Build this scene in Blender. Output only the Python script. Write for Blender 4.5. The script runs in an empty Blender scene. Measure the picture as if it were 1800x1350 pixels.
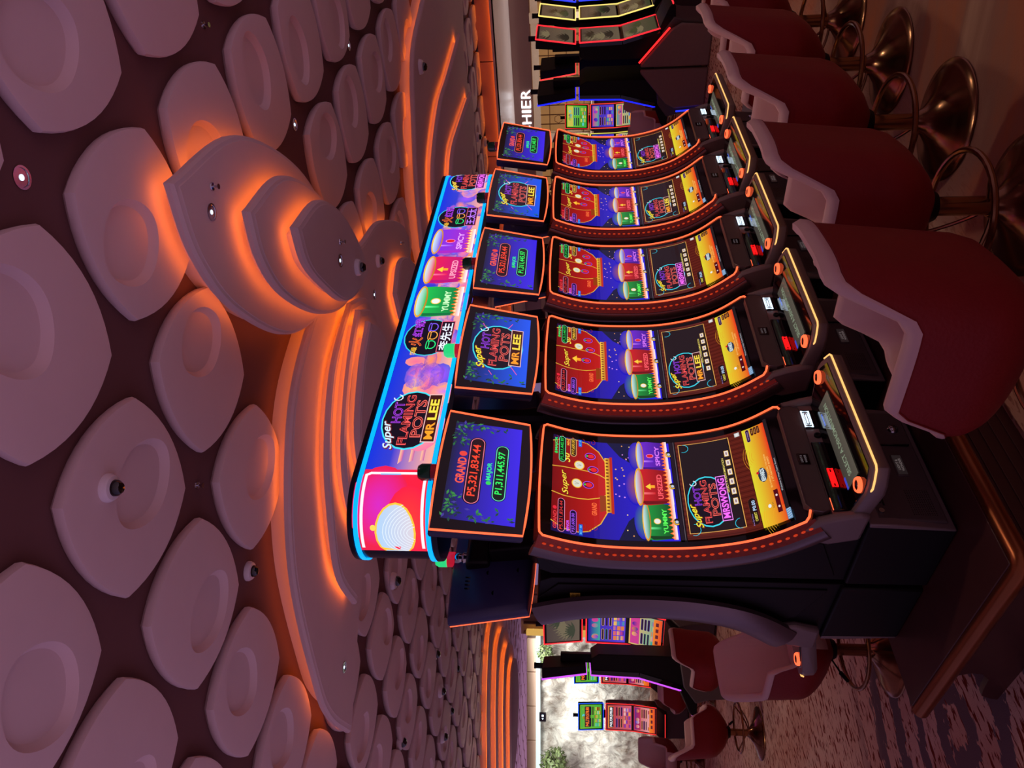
import bpy, bmesh, math, random
from mathutils import Vector, Matrix
random.seed(7)
S = bpy.context.scene
COL = S.collection
PI = math.pi

# ------------------------------------------------------------------ camera
F_PX = 1271.57; HEAD = .7313; PITCH = .0885
CAM = Vector((-1.5597, -2.0, 1.5608))
fwd = Vector((math.cos(HEAD)*math.cos(PITCH), math.sin(HEAD)*math.cos(PITCH), math.sin(PITCH)))
rgt = Vector((math.sin(HEAD), -math.cos(HEAD), 0))
upv = rgt.cross(fwd)
cd = bpy.data.cameras.new('camera'); cam = bpy.data.objects.new('camera', cd); COL.objects.link(cam)
cd.sensor_fit = 'HORIZONTAL'; cd.sensor_width = 36; cd.lens = F_PX/1800*36
cd.clip_start = .05; cd.clip_end = 200
m = Matrix((-upv, rgt, -fwd)).transposed().to_4x4(); m.translation = CAM   # the photograph was taken with the phone turned on its side
cam.matrix_world = m
S.camera = cam
S.view_settings.view_transform = 'Standard'; S.view_settings.look = 'None'
S.view_settings.exposure = 0; S.view_settings.gamma = 1; S.view_settings.use_curve_mapping = False

def lin(c):
    return tuple((v/255/12.92) if v/255 <= .04045 else ((v/255+.055)/1.055)**2.4 for v in c)

# ------------------------------------------------------------------ world: the soft coloured glow of the gaming hall around the modelled part
W = bpy.data.worlds.new('hall'); S.world = W; W.use_nodes = True
nt = W.node_tree; nt.nodes.clear()
wo = nt.nodes.new('ShaderNodeOutputWorld'); wb = nt.nodes.new('ShaderNodeBackground')
tc = nt.nodes.new('ShaderNodeTexCoord'); sep = nt.nodes.new('ShaderNodeSeparateXYZ')
nt.links.new(tc.outputs['Generated'], sep.inputs[0])
mp = nt.nodes.new('ShaderNodeMapRange'); mp.inputs[1].default_value = -.7; mp.inputs[2].default_value = .7
nt.links.new(sep.outputs['Y'], mp.inputs[0])
mx = nt.nodes.new('ShaderNodeMix'); mx.data_type = 'RGBA'
mx.inputs[6].default_value = (.42, .235, .33, 1); mx.inputs[7].default_value = (.35, .235, .48, 1)
nt.links.new(mp.outputs[0], mx.inputs[0]); nt.links.new(mx.outputs[2], wb.inputs[0])
me_ = nt.nodes.new('ShaderNodeMapRange'); me_.inputs[1].default_value = -.6; me_.inputs[2].default_value = .1; me_.inputs[3].default_value = 1.3; me_.inputs[4].default_value = .42
nt.links.new(sep.outputs['Z'], me_.inputs[0]); nt.links.new(me_.outputs[0], wb.inputs[1])
nt.links.new(wb.outputs[0], wo.inputs[0])

def spot(x, y, z, power, col=(1, .78, .6), size=85, r=.05, blend=.6):
    l = bpy.data.lights.new('downlight_beam', 'SPOT'); l.energy = power; l.color = col
    l.spot_size = math.radians(size); l.spot_blend = blend; l.shadow_soft_size = r
    o = bpy.data.objects.new('downlight_beam', l); o.location = (x, y, z); COL.objects.link(o); return o
for x, y in ((.75, -.92), (2.5, -.95), (5.04, -.07), (1.2, 2.6), (3.4, 3.9), (6.0, -1.2), (3.5, -2.2), (.2, 4.6)):
    spot(x, y, 3.47, 29 if y < 1 else 56)
for x, y in ((15.2, 2.6), (15.2, 5.2), (16.2, 0.6)):
    spot(x, y, 3.1, 60, (1, .85, .7), 130)

# ------------------------------------------------------------------ materials
MATS = {}
def mat(name, rgb, rough=.5, metal=0, spec=.5, noise=.08, nscale=30, bump=0, coat=0):
    if name in MATS: return MATS[name]
    m = bpy.data.materials.new(name); m.use_nodes = True; t = m.node_tree; b = t.nodes['Principled BSDF']
    c = lin(rgb)
    b.inputs['Roughness'].default_value = rough; b.inputs['Metallic'].default_value = metal
    b.inputs['Specular IOR Level'].default_value = spec; b.inputs['Coat Weight'].default_value = coat
    co = t.nodes.new('ShaderNodeTexCoord'); n = t.nodes.new('ShaderNodeTexNoise')
    n.inputs['Scale'].default_value = nscale; n.inputs['Detail'].default_value = 3
    t.links.new(co.outputs['Object'], n.inputs['Vector'])
    r = t.nodes.new('ShaderNodeMix'); r.data_type = 'RGBA'
    r.inputs[6].default_value = tuple(v*(1-noise) for v in c)+(1,); r.inputs[7].default_value = tuple(min(1, v*(1+noise)) for v in c)+(1,)
    t.links.new(n.outputs['Fac'], r.inputs[0]); t.links.new(r.outputs[2], b.inputs['Base Color'])
    if bump:
        bp = t.nodes.new('ShaderNodeBump'); bp.inputs['Strength'].default_value = bump; bp.inputs['Distance'].default_value = .004
        n2 = t.nodes.new('ShaderNodeTexNoise'); n2.inputs['Scale'].default_value = nscale*8
        t.links.new(co.outputs['Object'], n2.inputs['Vector'])
        t.links.new(n2.outputs['Fac'], bp.inputs['Height']); t.links.new(bp.outputs[0], b.inputs['Normal'])
    MATS[name] = m; return m
def emat(name, rgb, k=1.0):
    if name in MATS: return MATS[name]
    m = bpy.data.materials.new(name); m.use_nodes = True; b = m.node_tree.nodes['Principled BSDF']
    c = lin(rgb)
    b.inputs['Base Color'].default_value = (c[0]*.3, c[1]*.3, c[2]*.3, 1); b.inputs['Roughness'].default_value = .3
    b.inputs['Emission Color'].default_value = c+(1,); b.inputs['Emission Strength'].default_value = k
    MATS[name] = m; return m
def artmat(name, k=1.0, rough=.08):
    m = bpy.data.materials.new(name); m.use_nodes = True; t = m.node_tree; b = t.nodes['Principled BSDF']
    b.inputs['Base Color'].default_value = (.004, .004, .005, 1); b.inputs['Roughness'].default_value = rough
    a = t.nodes.new('ShaderNodeVertexColor'); a.layer_name = 'art'
    t.links.new(a.outputs['Color'], b.inputs['Emission Color']); b.inputs['Emission Strength'].default_value = k
    MATS[name] = m; return m

M_PEB = mat('ceiling_plaster', (214, 190, 190), .8, spec=.2, noise=.03, nscale=6)
M_CEIL = mat('ceiling_mauve', (108, 74, 74), .85, spec=.15, noise=.05, nscale=2)
M_COVE = emat('cove_light', (255, 126, 28), 6)
M_COVE2 = emat('wall_cove_light', (255, 140, 50), 6)
M_BLACK = mat('black_cabinet', (13, 8, 10), .5, noise=.15, spec=.22)
M_GLOSS = mat('black_glass', (6, 4, 6), .05, spec=.6, noise=.1)
M_SILVER = mat('grey_trim', (120, 104, 108), .3, metal=.75, noise=.04)
M_DGREY = mat('dark_grey_plastic', (86, 72, 72), .45, noise=.06, bump=.1)
M_GREYP = mat('grey_panel', (132, 114, 114), .42, metal=.3, noise=.04)
M_BEVEL = mat('red_bevel', (150, 62, 52), .3, metal=.6, noise=.3, nscale=90)
M_LED = emat('orange_led', (255, 96, 56), 1.8)
M_LEDY = emat('amber_led', (255, 190, 110), 1.3)
M_BEAD = emat('orange_bead', (226, 66, 30), .62)
M_RED = emat('red_slot_light', (255, 20, 22), 1.3)
M_WHITE = emat('white_slot_light', (214, 236, 255), 1.6)
M_CYAN = emat('cyan_led', (0, 160, 255), 1.5)
M_GREEN = emat('green_lamp', (40, 225, 130), .9)
M_DGREEN = mat('green_lens', (12, 70, 48), .2)
M_REDL = mat('red_lens', (170, 20, 50), .2)
M_REDG = emat('red_lamp', (200, 20, 48), .7)
M_CHROME = mat('chrome', (190, 190, 200), .12, metal=1, noise=.02)
M_BRASS = mat('aged_brass', (152, 108, 78), .2, metal=.95, noise=.12, nscale=8)
M_BRASSR = mat('brass_rail', (150, 84, 48), .3, metal=.85, noise=.15, nscale=5)
M_SHELL = mat('red_leather', (128, 20, 22), .5, noise=.1, nscale=14, bump=.25, spec=.3)
M_CREAM = mat('pale_leather', (212, 172, 168), .48, noise=.04, nscale=10, bump=.15, spec=.35)
M_WOOD = mat('dark_wood', (74, 38, 34), .4, noise=.25, nscale=12)
M_BADGE = emat('badge_lettering', (70, 62, 66), .55)
ART = artmat('screen_art', 1.0)
ARTM = artmat('sign_art', 1.15, .3)

# ------------------------------------------------------------------ object helpers
def link(o, parent=None):
    COL.objects.link(o)
    if parent: o.parent = parent
    return o
def thing(name, label, cat, loc=(0, 0, 0), rz=0, group=None):
    o = bpy.data.objects.new(name, None); o.empty_display_size = .1; COL.objects.link(o)
    o.location = loc; o.rotation_euler = (0, 0, rz); o['label'] = label; o['category'] = cat
    if group: o['group'] = group
    return o
def tag(o, label, cat, group=None, kind=None):
    o['label'] = label; o['category'] = cat
    if group: o['group'] = group
    if kind: o['kind'] = kind
    return o
def struct(o):
    o['kind'] = 'structure'; return o
def copy_tree(o, parent=None):
    c = o.copy(); COL.objects.link(c)
    if parent: c.parent = parent
    for ch in list(o.children): copy_tree(ch, c)
    return c
def dup(root, loc, rz, label, group=None):
    c = copy_tree(root); c.location = loc; c.rotation_euler = (0, 0, rz); c['label'] = label
    if group: c['group'] = group
    return c

class MB:
    def __init__(s): s.v = []; s.f = []; s.mi = []
    def add(s, vs, fs, mi=0):
        b = len(s.v); s.v += [tuple(v) for v in vs]
        for f in fs: s.f.append([i+b for i in f]); s.mi.append(mi)
        return s
    def box(s, x0, x1, y0, y1, z0, z1, mi=0, M=None):
        vs = [Vector((x, y, z)) for z in (z0, z1) for y in (y0, y1) for x in (x0, x1)]
        if M: vs = [M @ v for v in vs]
        return s.add(vs, [(0, 2, 3, 1), (4, 5, 7, 6), (0, 1, 5, 4), (2, 6, 7, 3), (0, 4, 6, 2), (1, 3, 7, 5)], mi)
    def rings(s, R, closed=True, cap0=True, cap1=True, mi=0):
        n = len(R[0]); vs = [p for r in R for p in r]; fs = []
        for k in range(len(R)-1):
            for i in range(n if closed else n-1):
                j = (i+1) % n
                fs.append((k*n+i, k*n+j, (k+1)*n+j, (k+1)*n+i))
        if cap0: fs.append(tuple(range(n))[::-1])
        if cap1: fs.append(tuple((len(R)-1)*n+i for i in range(n)))
        return s.add(vs, fs, mi)
    def prism(s, poly, x0, x1, mi=0, axis='x', bev=0):
        def P(a, b, c): return {'x': (c, a, b), 'y': (a, c, b), 'z': (a, b, c)}[axis]
        return s.rings([[P(a, b, x0) for a, b in poly], [P(a, b, x1) for a, b in poly]], mi=mi)
    def tube(s, path, r, n=10, closed=False, mi=0, caps=True):
        P = [Vector(p) for p in path]; N = len(P); R = []
        up = None
        for i, p in enumerate(P):
            if closed: t = P[(i+1) % N]-P[i-1]
            else: t = P[min(i+1, N-1)]-P[max(i-1, 0)]
            t.normalize()
            if up is None: up = Vector((0, 0, 1)) if abs(t.z) < .9 else Vector((1, 0, 0))
            a = (up-t*up.dot(t)).normalized(); up = a; b = t.cross(a)
            rr = r[i] if isinstance(r, (list, tuple)) else r
            R.append([p+a*math.cos(2*PI*k/n)*rr+b*math.sin(2*PI*k/n)*rr for k in range(n)])
        if closed: R.append(R[0])
        return s.rings(R, cap0=caps and not closed, cap1=caps and not closed, mi=mi)
    def lathe(s, prof, n=32, c=(0, 0, 0), mi=0, axis='z'):
        R = []
        for r, z in prof:
            ring = []
            for k in range(n):
                a = 2*PI*k/n; p = (r*math.cos(a), r*math.sin(a), z)
                if axis == 'y': p = (p[0], -p[2], p[1])
                if axis == 'x': p = (p[2], p[0], p[1])
                ring.append((c[0]+p[0], c[1]+p[1], c[2]+p[2]))
            R.append(ring)
        return s.rings(R, mi=mi)
    def build(s, name, mats, parent=None, smooth=True, bevel=0, loc=None, auto=35, sub=0):
        me = bpy.data.meshes.new(name)
        me.from_pydata(s.v, [], s.f)
        if not isinstance(mats, (list, tuple)): mats = [mats]
        for m in mats: me.materials.append(m)
        for p, i in zip(me.polygons, s.mi): p.material_index = i
        bm = bmesh.new(); bm.from_mesh(me)
        bmesh.ops.recalc_face_normals(bm, faces=bm.faces)
        if smooth:
            for f in bm.faces: f.smooth = True
            for e in bm.edges:
                if len(e.link_faces) == 2 and e.calc_face_angle(0) > math.radians(auto): e.smooth = False
        bm.to_mesh(me); bm.free(); me.update()
        o = bpy.data.objects.new(name, me); link(o, parent)
        if loc: o.location = loc
        if bevel:
            b = o.modifiers.new('b', 'BEVEL'); b.width = bevel; b.segments = 2; b.limit_method = 'ANGLE'; b.angle_limit = math.radians(40)
            b.harden_normals = False
        if sub:
            q = o.modifiers.new('s', 'SUBSURF'); q.levels = sub; q.render_levels = sub
        return o

def at(x, y, z):      # a point of the hall seen at photo position (x, y), z metres ahead of the camera (only used to lay out the far part)
    return CAM+z*(fwd+((1350-y)-675)/F_PX*rgt-(x-900)/F_PX*upv)

def smooth_loop(pts, corners=(), n=8):
    """closed Catmull-Rom through pts; indices in corners stay sharp"""
    N = len(pts); out = []
    for i in range(N):
        p0, p1, p2, p3 = [Vector(pts[(i+k) % N]) for k in (-1, 0, 1, 2)]
        if i in corners: p0 = p1*1.5-p2*.5
        if (i+1) % N in corners: p3 = p2*1.5-p1*.5
        for k in range(n):
            t = k/n
            out.append(.5*((2*p1)+(p2-p0)*t+(2*p0-5*p1+4*p2-p3)*t*t+(3*p1-p0-3*p2+p3)*t**3))
    return out
def inset(loop, d):
    N = len(loop); area = sum(loop[i].x*loop[(i+1) % N].y-loop[(i+1) % N].x*loop[i].y for i in range(N))
    sg = 1 if area > 0 else -1; out = []
    for i in range(N):
        t = (loop[(i+1) % N]-loop[i-1]).normalized(); out.append(loop[i]+sg*d*Vector((-t.y, t.x)))
    return out
# ------------------------------------------------------------------ picture-drawing helper for screens and signs
TXT = {}
def text_mesh(s, off=0.0, shear=0.0):
    k = (s, off, shear)
    if k in TXT: return TXT[k]
    c = bpy.data.curves.new('t', 'FONT'); c.body = s; c.size = 1; c.offset = off; c.shear = shear; c.resolution_u = 3
    c.align_x = 'CENTER'; c.align_y = 'CENTER'
    o = bpy.data.objects.new('t', c); me = bpy.data.meshes.new_from_object(o)
    vs = [(v.co.x, v.co.y) for v in me.vertices]; fs = [list(p.vertices) for p in me.polygons]
    bpy.data.objects.remove(o); bpy.data.meshes.remove(me); bpy.data.curves.remove(c)
    if vs:
        x0 = min(v[0] for v in vs); x1 = max(v[0] for v in vs); y0 = min(v[1] for v in vs); y1 = max(v[1] for v in vs)
        vs = [((x-(x0+x1)/2), (y-(y0+y1)/2)) for x, y in vs]; TXT[k] = (vs, fs, x1-x0, y1-y0)
    else: TXT[k] = ([], [], 1, 1)
    return TXT[k]

class Canvas:
    """flat picture; x to the right, s downwards, both in metres"""
    def __init__(s): s.P = []; s.L = 0
    def poly(s, pts, col, col2=None, horiz=False):
        """filled convex-ish polygon; col2 makes the picture shade from col (top/left) to col2"""
        s.L += 1; k = 0 if horiz else 1
        lo = min(p[k] for p in pts); hi = max(p[k] for p in pts)
        c1 = lin(col); c2 = lin(col2) if col2 else c1
        cs = []
        for p in pts:
            t = (p[k]-lo)/(hi-lo+1e-9); cs.append(tuple(c1[i]*(1-t)+c2[i]*t for i in range(3)))
        s.P.append(([tuple(p) for p in pts], [list(range(len(pts)))], cs, s.L)); return s
    def rect(s, x0, x1, a, b, col, col2=None, horiz=False): return s.poly([(x0, a), (x1, a), (x1, b), (x0, b)], col, col2, horiz)
    def ell(s, x, y, rx, ry, col, col2=None, n=20):
        return s.poly([(x+rx*math.cos(2*PI*i/n), y+ry*math.sin(2*PI*i/n)) for i in range(n)], col, col2)
    def glow(s, x, y, rx, ry, col, edge, n=18):
        s.L += 1; vs = [(x, y)]+[(x+rx*math.cos(2*PI*i/n), y+ry*math.sin(2*PI*i/n)) for i in range(n)]
        s.P.append((vs, [[0, i+1, (i+1) % n+1] for i in range(n)], [lin(col)]+[lin(edge)]*n, s.L)); return s
    def pill(s, x0, x1, a, b, col, edge=None, w=.003):
        def shape(x0, x1, a, b):
            r = min(x1-x0, b-a)/2; out = []
            if x1-x0 >= b-a: cs = [(x1-r, (a+b)/2, -PI/2), (x0+r, (a+b)/2, PI/2)]
            else: cs = [((x0+x1)/2, b-r, 0), ((x0+x1)/2, a+r, PI)]
            for cx, cy, st in cs:
                out += [(cx+r*math.cos(st+PI*i/8), cy+r*math.sin(st+PI*i/8)) for i in range(9)]
            return out
        if edge: s.poly(shape(x0, x1, a, b), edge)
        return s.poly(shape(x0+w, x1-w, a+w, b-w) if edge else shape(x0, x1, a, b), col)
    def line(s, pts, w, col):
        for i in range(len(pts)-1):
            (x0, y0), (x1, y1) = pts[i], pts[i+1]; L = math.hypot(x1-x0, y1-y0)+1e-9
            dx, dy = -(y1-y0)/L*w/2, (x1-x0)/L*w/2; ex, ey = (x1-x0)/L*w*.3, (y1-y0)/L*w*.3
            if i: s.L -= 1
            s.poly([(x0-ex+dx, y0-ey+dy), (x1+ex+dx, y1+ey+dy), (x1+ex-dx, y1+ey-dy), (x0-ex-dx, y0-ey-dy)], col)
        return s
    def arc(s, x, y, rx, ry, a0, a1, w, col, n=14):
        return s.line([(x+rx*math.cos(a0+(a1-a0)*i/n), y+ry*math.sin(a0+(a1-a0)*i/n)) for i in range(n+1)], w, col)
    def text(s, t, x, y, h, col, w=None, off=0.0, shear=0.0, rot=0):
        vs, fs, tw, th = text_mesh(t, off, shear)
        if not vs: return s
        k = h/th; kx = k if w is None else w/tw; s.L += 1; c = lin(col); cr, sr = math.cos(rot), math.sin(rot)
        q = [(x+(a*kx)*cr-(-b*k)*sr, y+(a*kx)*sr+(-b*k)*cr) for a, b in vs]
        s.P.append((q, fs, [c]*len(q), s.L)); return s
    def neon(s, t, x, y, h, col, w=None, shear=0.0, inner=(20, 8, 20), rot=0, glowc=None):
        if glowc: s.text(t, x, y, h*1.18, glowc, (w*1.08) if w else None, .05, shear, rot)
        s.text(t, x, y, h*1.06, col, (w*1.03) if w else None, .03, shear, rot)
        return s.text(t, x, y, h*.97, inner, (w*.985) if w else None, -.012, shear, rot)
    def build(s, name, fmap, material, parent=None, cuts_s=(), cuts_x=(), dl=.00035, base=0.0):
        if cuts_s or cuts_x:      # follow the same flat facets everywhere, so that layers never cross
            cc = sorted(cuts_s or cuts_x); raw = fmap
            def fmap(x, t, d):
                v = t if cuts_s else x; k = 0
                if v <= cc[0] or v >= cc[-1]: return raw(x, t, d)
                while cc[k+1] < v: k += 1
                w = (v-cc[k])/(cc[k+1]-cc[k])
                p, q = (Vector(raw(x, cc[k], d)), Vector(raw(x, cc[k+1], d))) if cuts_s else (Vector(raw(cc[k], t, d)), Vector(raw(cc[k+1], t, d)))
                return p.lerp(q, w)
        bm = bmesh.new(); cl = bm.loops.layers.float_color.new('art')
        for vs, fs, cs, L in s.P:
            d = base+L*dl
            bv = [bm.verts.new((a, d, b)) for a, b in vs]
            for f in fs:
                if len(set(f)) < 3: continue
                try: F = bm.faces.new([bv[i] for i in f])
                except ValueError: continue
                for lp, i in zip(F.loops, f): lp[cl] = cs[i]+(1,)
        bmesh.ops.triangulate(bm, faces=[f for f in bm.faces if len(f.verts) > 4], ngon_method='EAR_CLIP')
        for c in cuts_s:
            bmesh.ops.bisect_plane(bm, geom=bm.verts[:]+bm.edges[:]+bm.faces[:], plane_co=(0, 0, c), plane_no=(0, 0, 1))
        for c in cuts_x:
            bmesh.ops.bisect_plane(bm, geom=bm.verts[:]+bm.edges[:]+bm.faces[:], plane_co=(c, 0, 0), plane_no=(1, 0, 0))
        for v in bm.verts: v.co = Vector(fmap(v.co.x, v.co.z, v.co.y))
        me = bpy.data.meshes.new(name); bm.to_mesh(me); bm.free(); me.materials.append(material)
        o = bpy.data.objects.new(name, me); return link(o, parent)

GOLD = (255, 196, 60)
def flames(c, x0, x1, y, h, n, cols=((255, 250, 240), (255, 150, 30))):
    for col, k in ((cols[0], 1.0), (cols[1], .55)):
        pts = []
        w = (x1-x0)/n
        for i in range(n):
            c.L += 0
            c.poly([(x0+i*w, y), (x0+(i+.5)*w, y-h*k*(1 if i % 2 else .75)), (x0+(i+1)*w, y)], cols[1] if k == 1 else cols[0]); 
            if i < n-1 or k == 1.0: c.L -= 1
def pot(c, x, s0, s1, w, col, dark, lbl, tcol, icon, k=1.0, sky=(34, 27, 186)):
    h = s1-s0
    if sky: c.glow(x, s0-.12*h, w*.5, h*.32, tuple(min(255, int(v*.4)+70) for v in col), sky)
    c.poly([(x-w*.5, s0), (x-w*.52, s0+.3*h), (x-w*.46, s1), (x+w*.46, s1), (x+w*.52, s0+.3*h), (x+w*.5, s0)], col, dark)
    c.poly([(x-w*.5, s0+.02), (x-w*.4, s0+.02*k), (x-w*.4, s1), (x-w*.46, s1)], dark)
    c.rect(x-w*.22, x-w*.16, s0+.1*h, s0+.5*h, tuple(min(255, v+90) for v in col), col)
    c.rect(x-w*.5, x+w*.5, s1-.10*h, s1+.05*h, (255, 120, 30), (250, 245, 255)); flames(c, x-w*.5, x+w*.5, s1-.05*h, .17*h, 9, ((255, 240, 190), (255, 110, 30)))
    c.ell(x, s0, w*.54, h*.15, GOLD, (190, 110, 30)); c.ell(x, s0, w*.48, h*.11, (200, 225, 235), col)
    if icon == 'coin': c.ell(x, s0+.38*h, h*.13, h*.13, GOLD); c.ell(x, s0+.38*h, h*.105, h*.105, (235, 235, 230))
    if icon == 'arrow':
        c.poly([(x, s0+.2*h), (x+.13*h, s0+.36*h), (x-.13*h, s0+.36*h)], (255, 210, 60)); c.rect(x-.055*h, x+.055*h, s0+.36*h, s0+.5*h, (255, 170, 40))
    if icon == 'chili': c.ell(x, s0+.38*h, h*.1, h*.14, (255, 140, 220)); c.ell(x, s0+.38*h, h*.08, h*.12, (220, 30, 40))
    c.text(lbl, x, s0+.66*h, .17*h, tcol, w*.70, .03)
def logo(c, x, y, w, h, nm, supercol=(250, 235, 50), hot=(170, 70, 255), last=None, box=None, ringk=1.0):
    """Super HOT FLAMING POTS + the name box"""
    c.ell(x+.02*w, y+.02*h, w*.5*ringk, h*.52*ringk, (60, 220, 240)); c.ell(x+.02*w, y+.02*h, w*.475*ringk, h*.495*ringk, (18, 12, 26))
    c.text('Super', x-.24*w, y-.31*h, h*.22, (120, 30, 30), w*.52, .04, .35, -.22)
    c.text('Super', x-.24*w, y-.32*h, h*.2, supercol, w*.48, .015, .35, -.22)
    c.neon('HOT', x+.14*w, y-.24*h, h*.17, hot, w*.36, inner=(50, 14, 80))
    c.arc(x+.40*w, y-.30*h, w*.05, h*.08, .2, 4.6, h*.02, (240, 240, 255), 8)
    c.neon('FLAMING', x+.02*w, y-.05*h, h*.16, (255, 90, 90), w*.82, inner=(70, 8, 14))
    c.neon('POTS', x+.04*w, y+.16*h, h*.18, (255, 110, 100), w*.62, inner=(90, 12, 16))
    if nm == 'MR LEE':
        c.rect(x-.36*w, x+.46*w, y+.27*h, y+.52*h, (240, 190, 190)); c.rect(x-.345*w, x+.445*w, y+.285*h, y+.505*h, (60, 20, 14))
        c.text('MR', x-.17*w, y+.395*h, h*.15, (255, 160, 40), w*.28, .03); c.text('LEE', x+.19*w, y+.395*h, h*.16, (255, 225, 70), w*.36, .03)
    else:
        c.rect(x-.40*w, x+.48*w, y+.27*h, y+.52*h, (250, 150, 250)); c.rect(x-.385*w, x+.465*w, y+.285*h, y+.505*h, (60, 8, 70))
        c.text('MRSWONG', x+.04*w, y+.395*h, h*.17, (255, 110, 255), w*.78, .03)
def han_logo(c, x, y, w, h, nm, namecol):
    c.ell(x, y-.02*h, w*.48, h*.5, (40, 200, 220)); c.ell(x, y-.02*h, w*.46, h*.475, (16, 12, 28))
    c.text('\u8d85\u7ea7', x-.36*w, y-.26*h, h*.12, GOLD, None, .02)
    c.neon('\u706b', x-.12*w, y-.26*h, h*.26, (255, 120, 60), None, inner=(120, 16, 10))
    c.neon('\u7ea2\u9505', x+.24*w, y-.26*h, h*.2, (190, 70, 255), w*.46, inner=(60, 10, 90))
    for dx, dy, cc in ((-.2, .02, (40, 240, 130)), (.04, .02, (255, 170, 70)), (.26, .0, (130, 90, 255))):
        X, Y = x+dx*w, y+dy*h
        c.ell(X, Y+.04*h, w*.11, h*.1, cc); c.ell(X, Y+.04*h, w*.09, h*.08, (14, 10, 20)); c.ell(X, Y-.03*h, w*.12, h*.035, cc); c.ell(X, Y-.03*h, w*.1, h*.018, (14, 10, 20))
    c.rect(x-.4*w, x+.42*w, y+.19*h, y+.47*h, (220, 90, 120)); c.rect(x-.385*w, x+.405*w, y+.205*h, y+.455*h, (34, 10, 30))
    c.text(nm, x+.01*w, y+.33*h, h*.22, namecol, w*.72, .02)
def leaves(c, x, y, n, sx, sy, seed):
    rr = random.Random(seed)
    for i in range(n):
        a = rr.random()*2*PI; px = x+(rr.random()-.5)*sx; py = y+(rr.random()-.5)*sy; L = .016+.012*rr.random(); W_ = .005
        col = rr.choice([(40, 110, 60), (30, 70, 60), (70, 60, 160), (60, 140, 70), (24, 50, 60)])
        c.poly([(px, py), (px+L/2*math.cos(a)-W_*math.sin(a), py+L/2*math.sin(a)+W_*math.cos(a)), (px+L*math.cos(a), py+L*math.sin(a)), (px+L/2*math.cos(a)+W_*math.sin(a), py+L/2*math.sin(a)-W_*math.cos(a))], col)
        if i % 3: c.L -= 1
# ------------------------------------------------------------------ the slot machine
CUR = [(.12, 1.695), (.160, 1.59), (.183, 1.49), (.192, 1.38), (.192, 1.22), (.178, 1.10), (.143, .97), (.090, .87), (.005, .765)]
def _fine():
    P = [Vector(p) for p in CUR]; P = [P[0]*2-P[1]]+P+[P[-1]*2-P[-2]]; out = []
    for i in range(1, len(P)-2):
        for k in range(8):
            t = k/8; p0, p1, p2, p3 = P[i-1:i+3]
            out.append(.5*((2*p1)+(p2-p0)*t+(2*p0-5*p1+4*p2-p3)*t*t+(3*p1-p0-3*p2+p3)*t**3))
    out.append(P[-2]); return out
FINE = _fine(); DS = [0]
for i in range(1, len(FINE)): DS.append(DS[-1]+(FINE[i]-FINE[i-1]).length)
SL = DS[-1]
def cur(s, d=0):
    s = max(0, min(SL, s)); i = 0
    while i < len(DS)-2 and DS[i+1] < s: i += 1
    t = (s-DS[i])/(DS[i+1]-DS[i]); p = FINE[i].lerp(FINE[i+1], t)
    a = FINE[max(i-1, 0)]; b = FINE[min(i+2, len(FINE)-1)]; T = (b-a).normalized()
    n = Vector((T.y, -T.x))           # towards the player
    if n.x > 0: n = -n
    return p+n*d
HW = .2785
def smap(x, s, d):
    p = cur(s, d); return (x, p.x, p.y)
def rail(x, d, s0=0, s1=None, n=40): 
    s1 = SL if s1 is None else s1
    return [smap(x, s0+(s1-s0)*i/n, d) for i in range(n+1)]

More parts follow.
